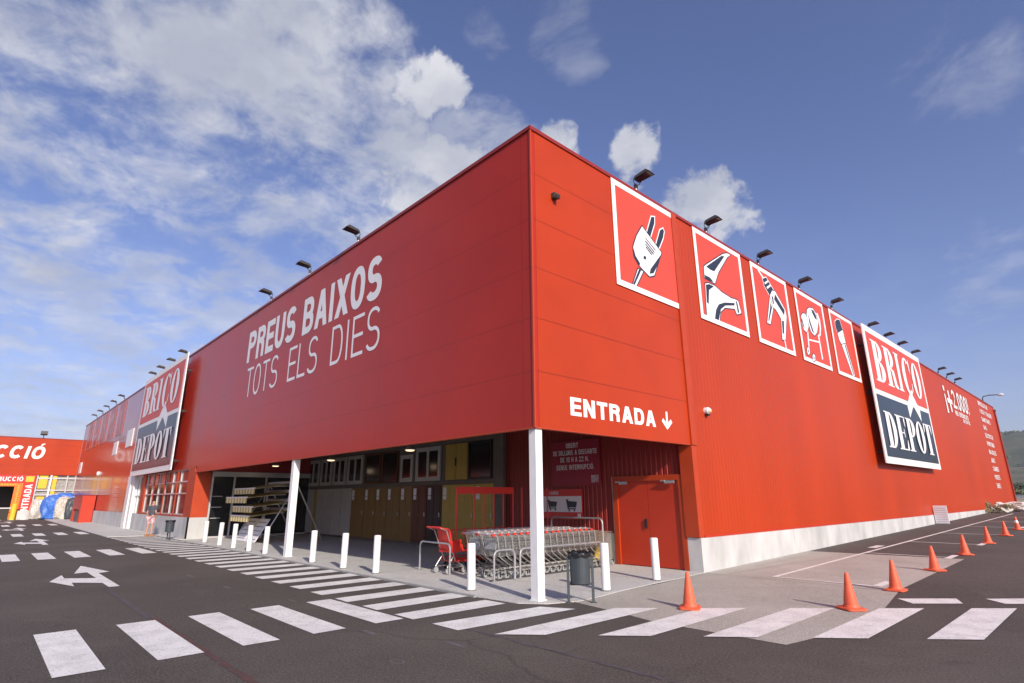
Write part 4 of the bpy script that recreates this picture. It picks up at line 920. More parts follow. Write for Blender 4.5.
# ------------------------------------------------------------------ shopping trolleys
m_framepale = mat('pale_steel', (.56, .55, .51), .42, metal=.55); m_handle = mat('pale_handle', (.50, .46, .45), .5)
def make_trolley():
    t = empty('shopping_trolley', (0, 0, 0)); t.scale = (1, 1, .92)     # handle at -Y, nose at +Y
    b = MB(); W_ = .25; r_ = .0035
    def Pn(s, y, k): return None
    # basket corners: (y, halfwidth, z)
    tr, tf, br, bf = (0.0, .27, .98), (.86, .22, .90), (.12, .24, .50), (.78, .18, .58)
    def lerp(a, c_, t_): return tuple(a[i] + (c_[i] - a[i]) * t_ for i in range(3))
    for s in (-1, 1):
        n_ = 15
        for i in range(n_ + 1):
            a, c_ = lerp(tr, tf, i / n_), lerp(br, bf, i / n_); b.tube((s * a[1], a[0], a[2]), (s * c_[1], c_[0], c_[2]), r_, n=4, caps=False)
        for k in range(7):
            a, c_ = lerp(tr, br, k / 6), lerp(tf, bf, k / 6); b.tube((s * a[1], a[0], a[2]), (s * c_[1], c_[0], c_[2]), r_ * (2 if k in (0, 6) else 1), n=4, caps=False)
    for i in range(9):
        q = -1 + 2 * i / 8; b.tube((q * tf[1], tf[0], tf[2]), (q * bf[1], bf[0], bf[2]), r_, n=4, caps=False); b.tube((q * br[1], br[0], br[2]), (q * bf[1], bf[0], bf[2]), r_, n=4, caps=False)
        b.tube((q * tr[1], tr[0], tr[2]), (q * br[1] , br[0] + .02, br[2] + .0), r_, n=4, caps=False)
    for k in range(6):
        a, c_ = lerp(tf, bf, k / 5), lerp(br, bf, k / 5); b.tube((-a[1], a[0], a[2]), (a[1], a[0], a[2]), r_, n=4, caps=False); b.tube((-c_[1], c_[0], c_[2]), (c_[1], c_[0], c_[2]), r_, n=4, caps=False)
    b.build('basket', m_wire, t)
    b = MB()
    for s in (-1, 1):
        b.path([(s * .27, -.10, 1.02), (s * .27, .02, .97), (s * .25, .10, .52), (s * .25, .16, .46), (s * .25, .62, .16), (s * .25, .08, .14)], .011, 6)
        b.path([(s * .25, .60, .17), (s * .19, .88, .15)], .011, 6)
    b.path([(-.25, .1, .15), (.25, .1, .15)], .010, 6); b.build('frame', m_framepale, t)
    b = MB(); b.tube((-.24, -.11, 1.03), (.24, -.11, 1.03), .018, n=8); b.box(-.09, -.14, 1.03, .09, -.08, 1.06); b.build('handle', m_handle, t)
    b = MB()
    for s in (-1, 1): b = MB(); b.obox((s * .262, -.10, 1.015), (.018, 0, 0), (0, .04, 0), (0, 0, .026)); b.build('handle_cap', m_plastic_red, t)
    b = MB(); b.obox((0, .05, .78), (.19, 0, 0), (0, .01, -.02), (0, .012, .12)); b.build('seat_flap', m_wheel, t)
    for s in (-1, 1):
        for y in (.10, .84):
            xx_ = s * (.25 if y < .5 else .19); b = MB(); b.use(m_wheel); b.tube((xx_ - .014, y, .06), (xx_ + .014, y, .06), .06, n=12); b.use(m_black); b.obox((xx_, y + .01, .105), (.02, 0, 0), (0, .022, 0), (0, 0, .05)); b.build('wheel', None, t)
    return t
tr0 = make_trolley(); KIDS[tr0.name] = [c for c in COL.objects if c.parent == tr0]
rows = [(-2.74, 1.12, 17, 'front'), (-3.34, 1.14, 17, 'middle'), (-3.94, 1.75, 14, 'rear')]
k_ = 0
for x, y0, n_, nm in rows:
    for i in range(n_):
        o_ = tr0 if k_ == 0 else copy_tree(tr0); k_ += 1
        o_.location = (x + rf.uniform(-.01, .01), y0 + .105 + i * .212, .024); o_.rotation_euler = (0, 0, rf.uniform(-.01, .01))
        where = 'first, at the open left end' if i == 0 else ('last, at the right end nearest the wall' if i == n_ - 1 else 'among the middle ones')
        if 0 < i < n_ - 1:
            lab = 'steel wire shopping trolley nested inside the %s row of trolleys' % nm
            tag(o_, lab, 'shopping trolley', 'trolleys nested in the %s row' % nm)
        else: tag(o_, 'steel wire shopping trolley, %s of the %s row' % (where, nm), 'shopping trolley', 'steel shopping trolleys')
# flatbed trolleys with tall red uprights
def make_flat(pl_=True):
    t = empty('flatbed_trolley', (0, 0, 0))
    b = MB(); b.box(-.29, 0, .20, .29, .95, .24); b.tube((-.27, .02, .28), (-.27, .93, .28), .014, n=6); b.tube((.27, .02, .28), (.27, .93, .28), .014, n=6); b.build('deck', m_plastic_red, t)
    b = MB(); b.path([(-.28, .04, .24), (-.28, -.06, .9), (-.26, -.10, .95), (.26, -.10, .95), (.28, -.06, .9), (.28, .04, .24)], .014, 7); b.build('handle', m_plastic_red, t)
    for s in (-1, 1):
        for y in (.12, .82):
            b = MB(); b.use(m_rubber); b.tube((s * .22 - .02, y, .09), (s * .22 + .02, y, .09), .09, n=14); b.use(m_wheel); b.tube((s * .22 - .022, y, .09), (s * .22 + .022, y, .09), .045, n=12); b.build('wheel', None, t)
    return t
fl_ = make_flat(); KIDS[fl_.name] = [c for c in COL.objects if c.parent == fl_]
FT = [(-4.72, 1.55), (-4.72, 1.95), (-4.72, 2.35), (-4.72, 2.75), (-4.72, 3.15), (-4.72, 3.55)]
FL = ['first, at the open left end', 'second', 'third', 'fourth', 'fifth', 'last, farthest in']
for i, ((x, y), w_) in enumerate(zip(FT, FL)):
    o_ = fl_ if i == 0 else copy_tree(fl_); o_.location = (x, y, .024); tag(o_, 'red flatbed trolley behind the steel ones, %s of its row' % w_, 'flatbed trolley', 'red flatbed trolleys nested beside the shopping trolleys')
# the red plastic-seated trolley standing in front
t = empty('child_seat_trolley', (-4.30, 1.05, .024), 'trolley with red plastic seat back, at the left front of the trolley bay', 'trolley')
b = MB(); b.path([(-.25, -.25, 1.05), (-.25, -.05, .98), (-.22, .25, .28), (-.25, .5, .14)], .013, 7); b.path([(.25, -.25, 1.05), (.25, -.05, .98), (.22, .25, .28), (.25, .5, .14)], .013, 7)
b.path([(-.24, .0, .14), (-.24, .55, .14), (.24, .55, .14), (.24, 0, .14)], .012, 6); b.path([(-.24, .0, .14), (-.23, .2, .4)], .012, 6); b.path([(.24, .0, .14), (.23, .2, .4)], .012, 6); b.build('frame', m_wire, t)
b = MB(); b.tube((-.27, -.26, 1.06), (.27, -.26, 1.06), .022, n=8); b.obox((0, -.1, 1.03), (.25, 0, 0), (0, .12, -.02), (0, 0, .012)); b.build('handle', m_plastic_red, t)
b = MB(); b.obox((0, .10, .74), (.25, 0, 0), (0, .02, .0), (0, -.06, .26)); b.build('seat_back', m_plastic_red, t)
b = MB(); b.obox((0, .34, .50), (.25, 0, 0), (0, .24, .01), (0, 0, .02)); b.build('seat', m_plastic_red, t)
b = MB(); b.obox((.25, .26, .62), (.012, 0, 0), (0, .17, .02), (0, -.04, .13)); b.obox((-.25, .26, .62), (.012, 0, 0), (0, .17, .02), (0, -.04, .13)); b.build('side_guard', m_plastic_red, t)
for s in (-1, 1):
    for y in (.02, .5): b = MB(); b.tube((s * .24 - .015, y, .065), (s * .24 + .015, y, .065), .065, n=12); b.build('wheel', m_wheel, t)
# tall red upright rack with header
t = empty('upright_rack', (-4.6, 3.4, .022), 'tall thin red uprights with a red header panel rising behind the trolleys', 'rack')
ysr = [1.7, 2.28, 2.62, 2.98, 3.33, 3.70, 4.05, 4.4, 4.75, 5.1]
for y in ysr: b = MB((-4.6, 3.4, .022)); b.tube((-4.6, y, .022), (-4.6, y, 2.05), .020, n=6); b.build('upright', m_plastic_red, t)
b = MB((-4.6, 3.4, .022)); b.box(-4.62, 1.7, 1.87, -4.585, 3.70, 2.05); b.build('header_panel', m_plastic_red, t)
b = MB((-4.6, 3.4, .022)); b.tube((-4.6, 1.7, .05), (-4.6, 5.1, .05), .02, n=6); b.build('foot_rail', m_plastic_red, t)
# galvanised hoops
def hoop(p0, p1, h, lab, r_=.024):
    p0, p1 = Vector(p0), Vector(p1); t = empty('hoop_rail', p0, lab, 'rail', 'galvanised hoop rails round the trolleys')
    d = (p1 - p0); L_ = d.length; d.normalize(); q = .13; pts = [Vector((0, 0, 0)), Z_ * (h - q)]
    for k in range(1, 6): a = R(18 * k); pts.append(Z_ * (h - q + q * math.sin(a)) + d * (q - q * math.cos(a)))
    for k in range(0, 5): a = R(90 - 18 * k); pts.append(d * (L_ - q + q * math.cos(a)) + Z_ * (h - q + q * math.sin(a)))
    pts += [d * L_ + Z_ * (h - q), d * L_]
    b = MB(); b.path(pts, r_, 10); b.build('tube', m_galv, t)
    b = MB()
    for p_ in (Vector((0, 0, 0)), d * L_): b.lathe(p_, [(.06, 0), (.06, .01), (.03, .012)], 14)
    b.build('foot_plate', m_galv, t)
hoop((-5.37, 1.15, .022), (-4.0, 1.08, .022), .68, 'low steel hoop rail at the left end of the trolley bay')
hoop((-2.42, 1.10, .022), (-2.38, 1.68, .022), .62, 'short low steel hoop rail at the front of the shopping trolleys')
hoop((-2.38, 1.85, .022), (-2.30, 4.72, .022), .62, 'long low steel rail running beside the nested shopping trolleys')
hoop((-2.30, 4.78, .022), (-4.2, 4.84, .022), 1.20, 'tall steel hoop rail at the wall end of the trolley bay')
t = MB(); t.box(-2.46, 1.0, .022, -2.40, 4.9, .045); tag(t.build('floor_rail', m_rubber), 'dark flat steel rail on the paving along the front of the trolley bay', 'rail')
t = MB(); t.obox((-2.98, 5.45, .42), (.03, 0, .0), (0, .14, -.0), (.03, .06, .40)); t.obox((-2.96, 5.28, .42), (.02, 0, 0), (0, .02, 0), (.03, .06, .40))
tag(t.build('leaning_board', m_pine), 'tan wooden board leaning on the wall base at the right end of the trolleys', 'board')

# ------------------------------------------------------------------ awning stand
AX0, AX1 = -20.9, -17.9
t = empty('awning_stand', (-19.4, 2.4, .022), 'display stand with four stacked striped cream awnings by the glass entrance', 'display stand')
O_ = (-19.4, 2.4, .022)
for x in (AX0 + .2, AX1 + .4):
    b = MB(O_); b.tube((x, 2.6, .022), (x, 2.75, 2.55), .035, n=8); b.tube((x, 4.1, .022), (x, 2.75, 2.45), .03, n=8); b.tube((x, 1.6, .3), (x, 2.7, 2.3), .025, n=8); b.build('upright', m_galv, t)
b = MB(O_); b.tube((AX0 + .2, 2.7, 2.5), (AX1 + .4, 2.7, 2.5), .03, n=8); b.tube((AX0 + .2, 2.62, .2), (AX1 + .4, 2.62, .2), .03, n=8); b.build('crossbar', m_galv, t)
for (z, yo, xa, xb) in ((2.42, 1.15, AX0 + .3, AX1), (2.05, .95, AX0, AX1 - .25), (1.66, 1.15, AX0 + .4, AX1 - .05), (1.28, 1.1, AX0 + .4, AX1 - .2)):
    b = MB(O_); n_ = 22; drop = .22
    b.add([(xa, 2.7, z + .02), (xb, 2.7, z + .02), (xb, yo, z - drop), (xa, yo, z - drop), (xa, 2.7, z + .0), (xb, 2.7, z + .0), (xb, yo, z - drop - .02), (xa, yo, z - drop - .02)], [(0, 1, 2, 3), (7, 6, 5, 4), (0, 3, 7, 4), (1, 5, 6, 2)])
    aw = b.build('awning', m_yellowc, t)
    b = MB(O_); sc = (xb - xa) / n_
    for i in range(n_):
        x0, x1 = xa + i * sc, xa + (i + 1) * sc; b.use(m_cream if i % 3 else m_yellowc); zt = z - drop - .0; zb = zt - .22
        pts = [(x0, zt), (x1, zt), (x1, zb + .04), (x0 + sc * .85, zb + .012), (x0 + sc * .5, zb), (x0 + sc * .15, zb + .012), (x0, zb + .04)]
        k = len(pts); b.add([(a, yo - .012, c_) for a, c_ in pts] + [(a, yo - .004, c_) for a, c_ in pts], [tuple(range(k)), tuple(range(k, 2 * k))[::-1]] + [(j, k + j, k + (j + 1) % k, (j + 1) % k) for j in range(k)])
    b.build('valance', None, aw)
    b = MB(O_); b.box(xa, yo - .02, z - drop + .002, xb, yo + .03, z - drop + .05); b.build('front_bar', m_white, aw); b = MB(O_); b.tube((xa, 2.72, z + .06), (xb, 2.72, z + .06), .07, n=10); b.build('front_bar', m_white, aw).name = 'roller_tube'
    b = MB(O_)
    for x in (xa + .3, xb - .3): b.path([(x, 2.7, z - .08), (x + .15, 1.9, z - .12), (x, yo + .03, z - drop - .0)], .016, 6)
    b.build('folding_arm', m_white, aw)
for k, (xa, xb) in enumerate(((AX0 + .55, AX0 + 1.7), (AX0 + 1.8, AX0 + 3.0))):
    b = MB(O_); b.add([(xa, 1.35, .03), (xb, 1.35, .03), (xb, 1.9, .95), (xa, 1.9, .95), (xa, 1.38, .03), (xb, 1.38, .03), (xb, 1.93, .95), (xa, 1.93, .95)], [(0, 1, 2, 3), (7, 6, 5, 4), (0, 4, 5, 1), (1, 5, 6, 2), (2, 6, 7, 3), (3, 7, 4, 0)])
    pn = b.build('leaflet_board', m_paper, t)
    b = MB(O_)
    for j in range(5):
        f0 = .12 + j * .18; y, z = 1.35 + .55 * f0 - .004, .03 + .92 * f0 + .003
        b.obox(((xa + xb) / 2, y, z), ((xb - xa) * .4, 0, 0), (0, .006, .010), (0, -.003, .002))
    b.build('print_line', m_dark, pn)

# ------------------------------------------------------------------ red kiosk on the far left pavement
t = empty('photo_kiosk', (-54.5, -.5, .03), 'bright red box kiosk with dark grey base unit against the far left wall', 'kiosk')
O_ = (-54.5, -.5, .03)
b = MB(O_); b.box(-57.5, -.95, 1.05, -52.0, -.05, 2.18); b.box(-57.5, -.95, .03, -56.6, -.05, 1.048); b.box(-53.0, -.95, .03, -52.0, -.08, 1.048); b.build('cabinet', m_doorred, t)
b = MB(O_); b.box(-55.8, -.9, .03, -54.0, -.1, .95); b.build('base_unit', m_bin, t)
b = MB(O_); b.box(-57.55, -1.0, 2.183, -51.95, -.04, 2.24); b.build('lid', m_coping, t)

# ------------------------------------------------------------------ person
def skinned(name, vs, es, rad, m, parent, org, sub=2):
    me = bpy.data.meshes.new(name); me.from_pydata([tuple(Vector(v)) for v in vs], es, []); o_ = bpy.data.objects.new(name, me); COL.objects.link(o_)
    md = o_.modifiers.new('s', 'SKIN'); 
    for i, r_ in enumerate(rad): me.skin_vertices[0].data[i].radius = (r_, r_ * .9) if not isinstance(r_, tuple) else r_
    me.skin_vertices[0].data[0].use_root = True
    sb = o_.modifiers.new('u', 'SUBSURF'); sb.levels = sub; sb.render_levels = sub
    dg = bpy.context.evaluated_depsgraph_get(); m2 = bpy.data.meshes.new_from_object(o_.evaluated_get(dg)); bpy.data.objects.remove(o_)
    m2.name = name; m2.materials.clear(); m2.materials.append(m)
    m2.polygons.foreach_set('use_smooth', [True] * len(m2.polygons))
    q = bpy.data.objects.new(name, m2); COL.objects.link(q); q.parent = parent; return q
pr = empty('person', (-26.5, -.80, .03), 'person in dark T-shirt and pale patterned shorts standing by the shop window', 'person', rz=R(35))
V = [(0, 0, .95), (0, 0, 1.12), (0, .0, 1.32), (0, 0, 1.44), (0, .01, 1.52), (0, .02, 1.60), (0, .02, 1.70),
     (.10, 0, .88), (.11, .02, .50), (.12, 0, .10), (.13, .13, .03), (-.10, 0, .88), (-.12, .0, .50), (-.13, -.05, .10), (-.14, .08, .03),
     (.19, 0, 1.40), (.25, -.04, 1.14), (.20, .16, 1.02), (.17, .24, 1.0), (-.19, 0, 1.40), (-.26, -.03, 1.13), (-.27, .06, .90), (-.27, .09, .80)]
E_ = [(0, 1), (1, 2), (2, 3), (3, 4), (4, 5), (5, 6), (0, 7), (7, 8), (8, 9), (9, 10), (0, 11), (11, 12), (12, 13), (13, 14), (3, 15), (15, 16), (16, 17), (17, 18), (3, 19), (19, 20), (20, 21), (21, 22)]
RR = [(.15, .11), (.14, .10), (.17, .11), (.12, .09), .055, .085, .085, .09, .06, .045, .045, .09, .06, .045, .045, .055, .045, .035, .035, .055, .045, .035, .035]
skinned('body', V, E_, RR, m_skin, pr, None)
skinned('tee_shirt', [(0, 0, .92), (0, 0, 1.12), (0, 0, 1.32), (0, 0, 1.45), (.19, 0, 1.40), (.24, -.03, 1.22), (-.19, 0, 1.40), (-.25, -.02, 1.21)], [(0, 1), (1, 2), (2, 3), (3, 4), (4, 5), (3, 6), (6, 7)], [(.175, .135), (.17, .13), (.195, .135), (.12, .10), .075, .07, .075, .07], m_tee, pr, None)
skinned('shorts', [(0, 0, .94), (.10, 0, .86), (.115, .01, .56), (-.10, 0, .86), (-.12, .0, .56)], [(0, 1), (1, 2), (0, 3), (3, 4)], [(.165, .125), .115, .10, .115, .10], m_shorts, pr, None)
skinned('hair', [(0, -.02, 1.68), (0, -.01, 1.76)], [(0, 1)], [.125, .115], m_hair, pr, None)
for s, y in ((1, .05), (-1, .0)):
    b = MB(); b.obox((s * .13, y + .02, .035), (.05, 0, 0), (0, .13, 0), (0, 0, .04)); b.build('shoe', mat('tan_shoe', (.35, .2, .1), .7), pr)

# ------------------------------------------------------------------ building-materials store on the far left
XE = -68.9
cs = empty('construction_store', (XE, -10, 0), 'low red building materials hall closing the view on the far left', 'store')
O_ = (XE, -10, 0)
b = MB(O_); b.box(XE - .3, -45, 4.35, XE, -.01, 8.0); b.build('fascia', m_fascia, cs)
b = MB(O_); b.box(XE - .3, -45, 8.003, XE + .03, -.01, 8.09); b.build('roof_coping', m_coping, cs)
b = MB(O_); b.box(XE - 25, -45, 7.7, XE - .31, -.01, 7.8); b.box(XE - 25, -45, 0, XE - 24.8, -.01, 7.69); b.build('roof', m_roof, cs)
b = MB(O_); b.box(XE - 4, -45, 0, XE - 3.8, -.01, 7.6); b.box(XE - 3.79, -.2, 0, XE - .31, -.05, 7.6); b.build('inner_wall', m_dim, cs)
b = MB(O_); b.box(XE - .2, -45, 0, XE - .02, -10.6, 4.34); b.build('lower_wall', m_front, cs)
text('lettering', 'CONSTRUCCIÓ', (XE, -15.2, 5.95), Y_, Z_, 12.1, 1.25, m_vinyl, cs, shear=.15, wt=(.27, .24), off=.02, org=O_)
b = MB(O_); b.box(XE - .1, -10.5, 3.52, XE + .06, -3.25, 4.33); b.box(XE - .1, -4.15, .05, XE + .06, -3.25, 3.517); b.box(XE - .1, -10.5, .05, XE + .06, -9.6, 3.517); b.build('banner', m_plastic_red, cs)
b = MB(O_); b.box(XE - .1, -9.59, 3.2, XE + .05, -4.80, 3.51); b.box(XE - .1, -4.79, .05, XE + .05, -4.16, 3.51); b.build('banner_edge', m_orange, cs)
b = MB(O_)
for i in range(24): b.box(XE + .051, -9.4 + .2 * i, 3.32, XE + .06, -9.3 + .2 * i, 3.42)
for i in range(16): b.box(XE + .051, -4.54, .2 + .2 * i, XE + .06, -4.42, .3 + .2 * i)
b.build('banner_dots', m_yellow, cs)
text('lettering', 'CONSTRUCCIÓ', (XE + .06, -8.0, 3.70), Y_, Z_, 3.75, .42, m_vinyl, cs, off=.01, org=O_)
text('lettering', 'ENTRADA', (XE + .06, -3.42, .45), Z_, -Y_, 2.95, .55, m_vinyl, cs, off=.01, org=O_)
b = MB(O_); b.box(XE + .061, -4.05, 3.65, XE + .07, -3.40, 4.2); b.build('banner_panel', m_yellow, cs)
b = MB(O_)
for y in (-3.2, -2.15, -.75, -.06): b.box(XE - .25, y, 0, XE - .1, y + .12, 4.34)
for z in (2.3, 2.75, 3.95): b.box(XE - .22, -3.2, z, XE - .12, -.05, z + .14)
b.build('screen_frame', m_galv, cs)
b = MB(O_); b.box(XE - .35, -3.2, 0, XE - .3, -.05, 4.34); b.build('mesh_screen', mat('mesh_grey', (.30, .29, .27), .7, var=.3, vscale=6), cs)
b = MB(O_); b.box(XE - .24, -3.0, 3.0, XE - .14, -2.3, 4.3); b.box(XE - .24, -1.9, 1.5, XE - .14, -1.55, 4.3); b.box(XE - .24, -2.9, 1.4, XE - .14, -2.3, 2.2); b.build('yellow_panel', m_yellow, cs)
b = MB(O_); b.box(XE - .05, -2.12, 0, XE + .02, -1.98, 4.34); b.build('downpipe', m_white, cs)
t = empty('barrier_rail', (XE + .8, -6, 0), 'white horizontal barrier rail across the dark hall doorway on the far left', 'barrier')
b = MB((XE + .8, -6, 0)); b.tube((XE + .8, -10, 1.1), (XE + .8, -4.5, 1.1), .05, n=8); b.build('rail', m_white, t)
b = MB((XE + .8, -6, 0)); b.tube((XE + .8, -7.5, 0), (XE + .8, -7.5, 1.1), .04, n=8); b.build('post', m_white, t)
t = MB((XE + 1.2, -4.5, 0)); t.use(m_yellow).lathe((XE + 1.2, -4.5, 0), [(.22, 0), (.22, 1.45), (.18, 1.52), (0, 1.55)], 14); tag(t.build('guard_post', None), 'yellow guard post at the doorway edge of the far left hall', 'bollard')
t = MB((XE + 1.0, -3.4, 0)); t.box(XE + .8, -4.2, 0, XE + 1.3, -2.7, .85); tag(t.build('concrete_block', m_conc), 'pale low concrete block in front of the red ENTRADA banner on the far left', 'block')
t = empty('roof_lamp', (XE + .1, -3.4, 8.05), 'single small dark lamp on the roof edge of the far left hall', 'lamp')
b = MB(); b.tube((0, 0, 0), (0, 0, .35), .04, n=8); b.build('post', m_lampbody, t); b = MB(); b.obox((.1, 0, .52), (.22, 0, .05), (0, .28, 0), (-.04, 0, .16)); b.build('lamp_head', m_lampbody, t)
# wrapped stacks
def lump(name, c, s, m, lab, cat, seed, noise=.14, box=.5):
    bm = bmesh.new(); bmesh.ops.create_cube(bm, size=2); bmesh.ops.subdivide_edges(bm, edges=bm.edges[:], cuts=9, use_grid_fill=True)
    r_ = random.Random(seed); ph = [r_.uniform(0, 6) for _ in range(12)]
    for v in bm.verts:
        n_ = v.co.normalized(); p_ = v.co * box + n_ * (1.25 * (1 - box))
        d = sum(math.sin(p_.x * f + ph[i]) * math.sin(p_.y * f * 1.1 + ph[i + 3]) * math.sin(p_.z * f * .9 + ph[i + 6]) / (1 + i) for i, f in enumerate((3, 6, 11)))
        p_ = p_ * (1 + noise * d) + n_ * r_.uniform(-.015, .015); v.co = Vector((p_.x * s[0], p_.y * s[1], max(p_.z, -1) * s[2] + s[2]))
    me = bpy.data.meshes.new(name); bm.to_mesh(me); bm.free(); me.materials.append(m); o_ = bpy.data.objects.new(name, me); COL.objects.link(o_); o_.location = c
    return tag(o_, lab, cat)
lump('covered_stack', (-66.2, -1.75, .03), (.9, .75, 1.05), m_blue, 'stack covered by a bright blue tarpaulin before the far left hall', 'tarpaulin stack', 1)
lump('wrapped_pallet', (-65.6, -.95, .03), (.8, .6, 1.0), m_wrap, 'shiny plastic-wrapped pallet right of the blue tarpaulin', 'pallet load', 2)
lump('wrapped_pallet', (-67.0, -2.75, .03), (.8, .55, .9), m_wrap, 'grey plastic-wrapped pallet left of the blue tarpaulin', 'pallet load', 3)
lump('covered_stack', (-67.4, -.9, .03), (.7, 1.2, 1.15), m_blue, 'second blue covered stack, behind the wrapped pallets', 'tarpaulin stack', 4)
lump('waste_sack', (-63.9, -.45, .03), (.5, .35, .95), m_bin, 'dark grey tall sack against the left wall beside the pallets', 'sack', 5)

# ------------------------------------------------------------------ things by the side wall
t = empty('notice_board', (.06, 29.3, gz(29.3)), 'white gridded notice board standing on the ground against the side wall plinth', 'notice')
b = MB(); b.box(0, 0, .02, .58, .04, .92); b.build('sheet', m_paper, t)
b = MB(); b.box(.02, -.012, .02, .56, -.001, .05)
for i in range(7): b.box(.05, -.008, .12 + i * .11, .53, -.001, .135 + i * .11)
b.build('print_line', mat('print_grey', (.35, .33, .42), .8), t)
rb = random.Random(11)
RBL = ['pale rubble chunk at the foot of the far side wall end', 'flat pale slab lying right of the far wall end', 'small stone in the rubble at the far wall end', 'crumpled pale rubble piece beyond the far wall end', 'low pale mound right of the rubble', 'pale broken block at the left of the rubble']
for i, (x, y, sx_, sy_, sz) in enumerate(((.6, 47.2, .42, .5, .30), (1.5, 48.6, .6, .6, .22), (.2, 45.8, .25, .3, .15), (1.1, 50.2, .6, .7, .32), (2.7, 49.6, .9, .7, .20), (.3, 46.6, .28, .3, .20))):
    tag(lump('rubble_block', (x, y, gz(y) - .05), (sx_, sy_, sz), m_stone, RBL[i], 'rubble', 20 + i, .3, .35), group='pale rubble at the far wall end')
def leaf_mat(name, c, c2):
    m = mat(name, c, .6, col2=c2, vscale=.8); return m
m_leaf = leaf_mat('foliage', (.045, .065, .022), (.10, .12, .045)); m_leaf2 = leaf_mat('foliage_dark', (.028, .042, .02), (.06, .08, .035)); m_bark = mat('bark', (.10, .075, .05), .9, var=.3)
m_dry = leaf_mat('dry_leaves', (.14, .12, .05), (.22, .17, .08))
def crown(mb, c, s, n, leaf, rnd, clumps=9):
    cl = [(Vector((rnd.gauss(0, .5), rnd.gauss(0, .5), rnd.uniform(-.6, .7))), rnd.uniform(.3, .55)) for _ in range(clumps)]
    for _ in range(n):
        k, r_ = rnd.choice(cl); d = Vector((rnd.gauss(0, 1), rnd.gauss(0, 1), rnd.gauss(0, 1))).normalized() * (r_ * rnd.uniform(.5, 1.05)); q = k + d
        p_ = Vector((c[0] + q.x * s[0], c[1] + q.y * s[1], c[2] + q.z * s[2])); a = Vector((rnd.gauss(0, 1), rnd.gauss(0, 1), rnd.gauss(0, 1))).normalized(); bb = a.orthogonal().normalized(); w = leaf * rnd.uniform(.6, 1.3)
        mb.add([p_ - a * w, p_ + bb * w * .6, p_ + a * w, p_ - bb * w * .6], [(0, 1, 2, 3)])
t = empty('dry_bush', (.5, 45.2, gz(45)), 'low scrubby olive bush at the far end of the side wall plinth', 'bush')
b = MB(); crown(b, (0, 0, .35), (.7, .9, .4), 900, .06, rb); b.build('foliage', m_dry, t); b = MB()
for i in range(6): b.tube((0, 0, 0), (rb.uniform(-.5, .5), rb.uniform(-.5, .5), .45), .015, .006, 5)
b.build('stem', m_bark, t)

# ------------------------------------------------------------------ distance on the right: field, fence, trees, hills
def patch(name, pts, m, lay, z=.77):
    b = MB(); b.poly([(x, y, z + .01 * lay) for x, y in pts]); return tag(b.build(name, m), kind='structure')
m_field = mat('pale_dry_ground', (.27, .22, .14), .95, col2=(.36, .30, .20), vscale=.05)
m_road = mat('far_road', (.14, .15, .165), .8, var=.1)
patch('far_field', [(-200, 110), (200, 110), (400, 330), (-400, 330)], m_field, 1)
patch('far_road', [(-120, 78), (160, 78), (160, 104), (-120, 104)], m_road, 1)
t = empty('guard_rail', (0, 118, .77), 'long grey guard rail in the distance beyond the far end of the store', 'guard rail')
b = MB(); b.box(-40, -.05, .55, 40, .05, .95); b.box(-40, -.08, .98, 40, .0, 1.05); b.build('rail', m_galv, t)
for x in range(-40, 41, 4): b = MB(); b.box(x - .08, .06, 0, x + .08, .2, 1.0); b.build('post', m_galv, t)
rt = random.Random(21)
for i, (x, y, h_) in enumerate(((-14, 172, 3.0), (-8, 176, 3.6), (-1.5, 170, 2.8), (5, 178, 3.9), (12, 174, 3.3), (20, 180, 3.6), (-22, 178, 3.3), (29, 176, 7))):
    lab = ['dark green bushy tree in the distance, %s' % s for s in ('left one just past the store end', 'second past the store end', 'small and low, past the store end', 'tall one past the store end', 'at the right edge of the photo', 'beyond the right edge', 'hidden close behind the store end', 'far beyond the right edge')][i]
    t = empty('roadside_tree', (x, y, .77), lab, 'tree', 'trees beyond the car park')
    b = MB(); b.tube((0, 0, 0), (.1, 0, h_ * .45), .22, .12, 8)
    for k in range(4): b.tube((.05, 0, h_ * .3), (rt.uniform(-1.6, 1.6), rt.uniform(-1.2, 1.2), h_ * .7), .1, .03, 6)
    b.build('trunk', m_bark, t)
    b = MB(); crown(b, (0, 0, h_ * .55), (3.6, 3.0, h_ * .42), 1800, .32, rt, 12); b.build('crown', m_leaf2 if i % 2 else m_leaf, t)
def hill(name, y0, xs_, hf, m, dep):
    b = MB(); nx_, ny_ = 90, 14; vs = []
    for j in range(ny_):
        f = j / (ny_ - 1)
        for i in range(nx_):
            x = xs_[0] + (xs_[1] - xs_[0]) * i / (nx_ - 1); y = y0 + dep * f
            vs.append((x, y, .7 + hf(x) * math.sin(min(1, f * 1.25) * math.pi / 2) ** 1.3 + (1.2 * math.sin(x * .11 + j) * math.cos(x * .05 + j * 2)) * f))
    b.add(vs, [(j * nx_ + i, j * nx_ + i + 1, (j + 1) * nx_ + i + 1, (j + 1) * nx_ + i) for j in range(ny_ - 1) for i in range(nx_ - 1)]); return tag(b.build(name, m, smooth=True), kind='structure')
m_hill = mat('hill_scrub', (.05, .062, .035), .95, col2=(.20, .18, .12), vscale=.06, bump=1, bscale=.2)
m_hill2 = mat('hill_far', (.030, .042, .028), .95, col2=(.10, .11, .07), vscale=.045, bump=1, bscale=.1)
hill('hill', 330, (-500, 700), lambda x: 19 + 6 * math.sin(x * .013 + 1) + 2.5 * math.sin(x * .05), m_hill, 220)
hill('far_hill', 620, (-900, 1250), lambda x: 66 + 13 * math.sin(x * .006 + 2.2) + 5 * math.sin(x * .023) - .03 * max(0, x), m_hill2, 350)
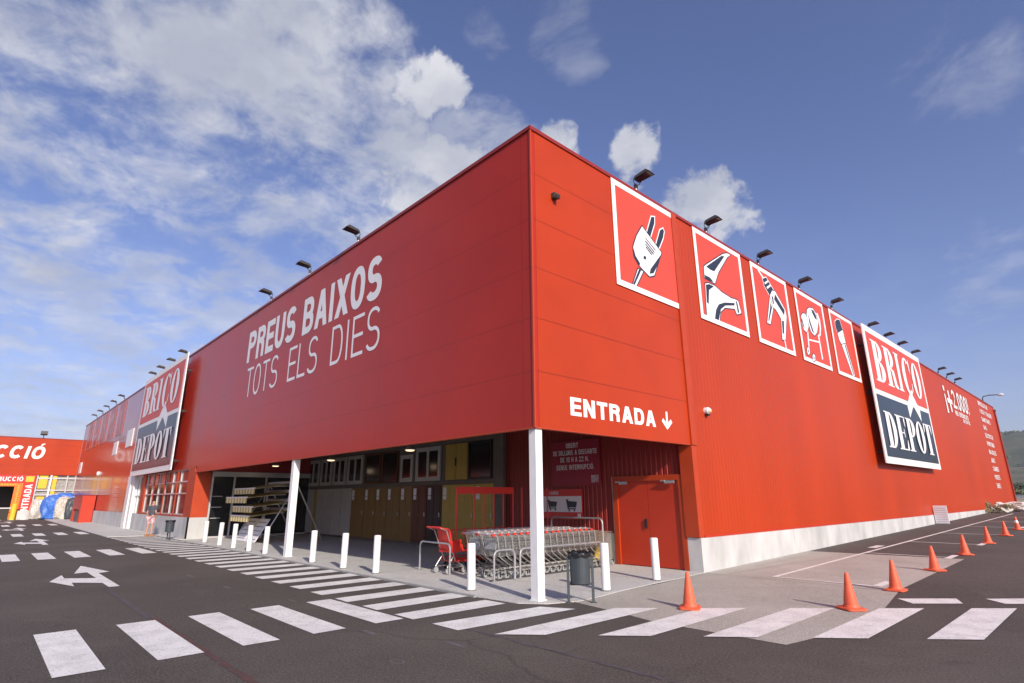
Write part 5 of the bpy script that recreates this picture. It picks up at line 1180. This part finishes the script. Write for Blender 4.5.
# a dark wood on the slope and two pale farm houses
b = MB()
for k in range(45):
    x = rt.uniform(-110, 90); y = rt.uniform(335, 430); crown(b, (x, y, 3 + (y - 335) * .10), (rt.uniform(4, 8), 6, rt.uniform(1.5, 3)), 90, .9, rt, 5)
for k in range(150):
    f = rt.uniform(.05, .8); x = rt.uniform(-230, 60); y = 620 + 350 * f; z = .7 + (66 + 13 * math.sin(x * .006 + 2.2) + 5 * math.sin(x * .023)) * math.sin(min(1, f * 1.25) * math.pi / 2) ** 1.3
    crown(b, (x, y, z), (rt.uniform(5, 11), 8, rt.uniform(1.5, 3)), 60, 1.5, rt, 5)
tag(b.build('hillside_wood', m_leaf2), 'dark scrub wood covering the lower slope of the distant hill', 'wood', kind='stuff')
for i, (x, y, lab) in enumerate(((-24, 470, 'tiny pale farmhouse on the distant hillside, at the right edge'), (-12, 476, 'second tiny pale farmhouse, right beside the first on the hillside'))):
    t = empty('farmhouse', (x, y, 20), lab, 'house', 'pale houses on the hillside')
    b = MB(); b.box(-5, -4, -3, 5, 4, 5); b.build('wall', m_conc, t)
    b = MB(); b.add([(-5.4, -4.4, 5), (5.4, -4.4, 5), (5.4, 4.4, 5), (-5.4, 4.4, 5), (-5.4, 0, 7.2), (5.4, 0, 7.2)], [(0, 1, 5, 4), (2, 3, 4, 5), (0, 4, 3), (1, 2, 5), (0, 3, 2, 1)]); b.build('roof', mat('tile_roof', (.30, .12, .07), .8), t)
    b = MB()
    for x_ in (-3, 0, 3): b.box(x_ - .6, -4.03, 1, x_ + .6, -4.001, 2.6)
    b.build('window', m_glassd, t)

# the air between here and the hills
hz = bpy.data.materials.new('haze'); hz.use_nodes = True; ht = hz.node_tree; ht.nodes.clear()
hv = ht.nodes.new('ShaderNodeVolumePrincipled'); hv.inputs['Color'].default_value = (.80, .86, .95, 1); hv.inputs['Density'].default_value = .00024; hv.inputs['Anisotropy'].default_value = .2
ho = ht.nodes.new('ShaderNodeOutputMaterial'); ht.links.new(hv.outputs[0], ho.inputs['Volume'])
b = MB(); b.box(-1305, -1305, -2.0, 1305, 1305, 97); tag(b.build('haze', hz), 'thin pale haze softening the distant hills', 'haze', kind='stuff')
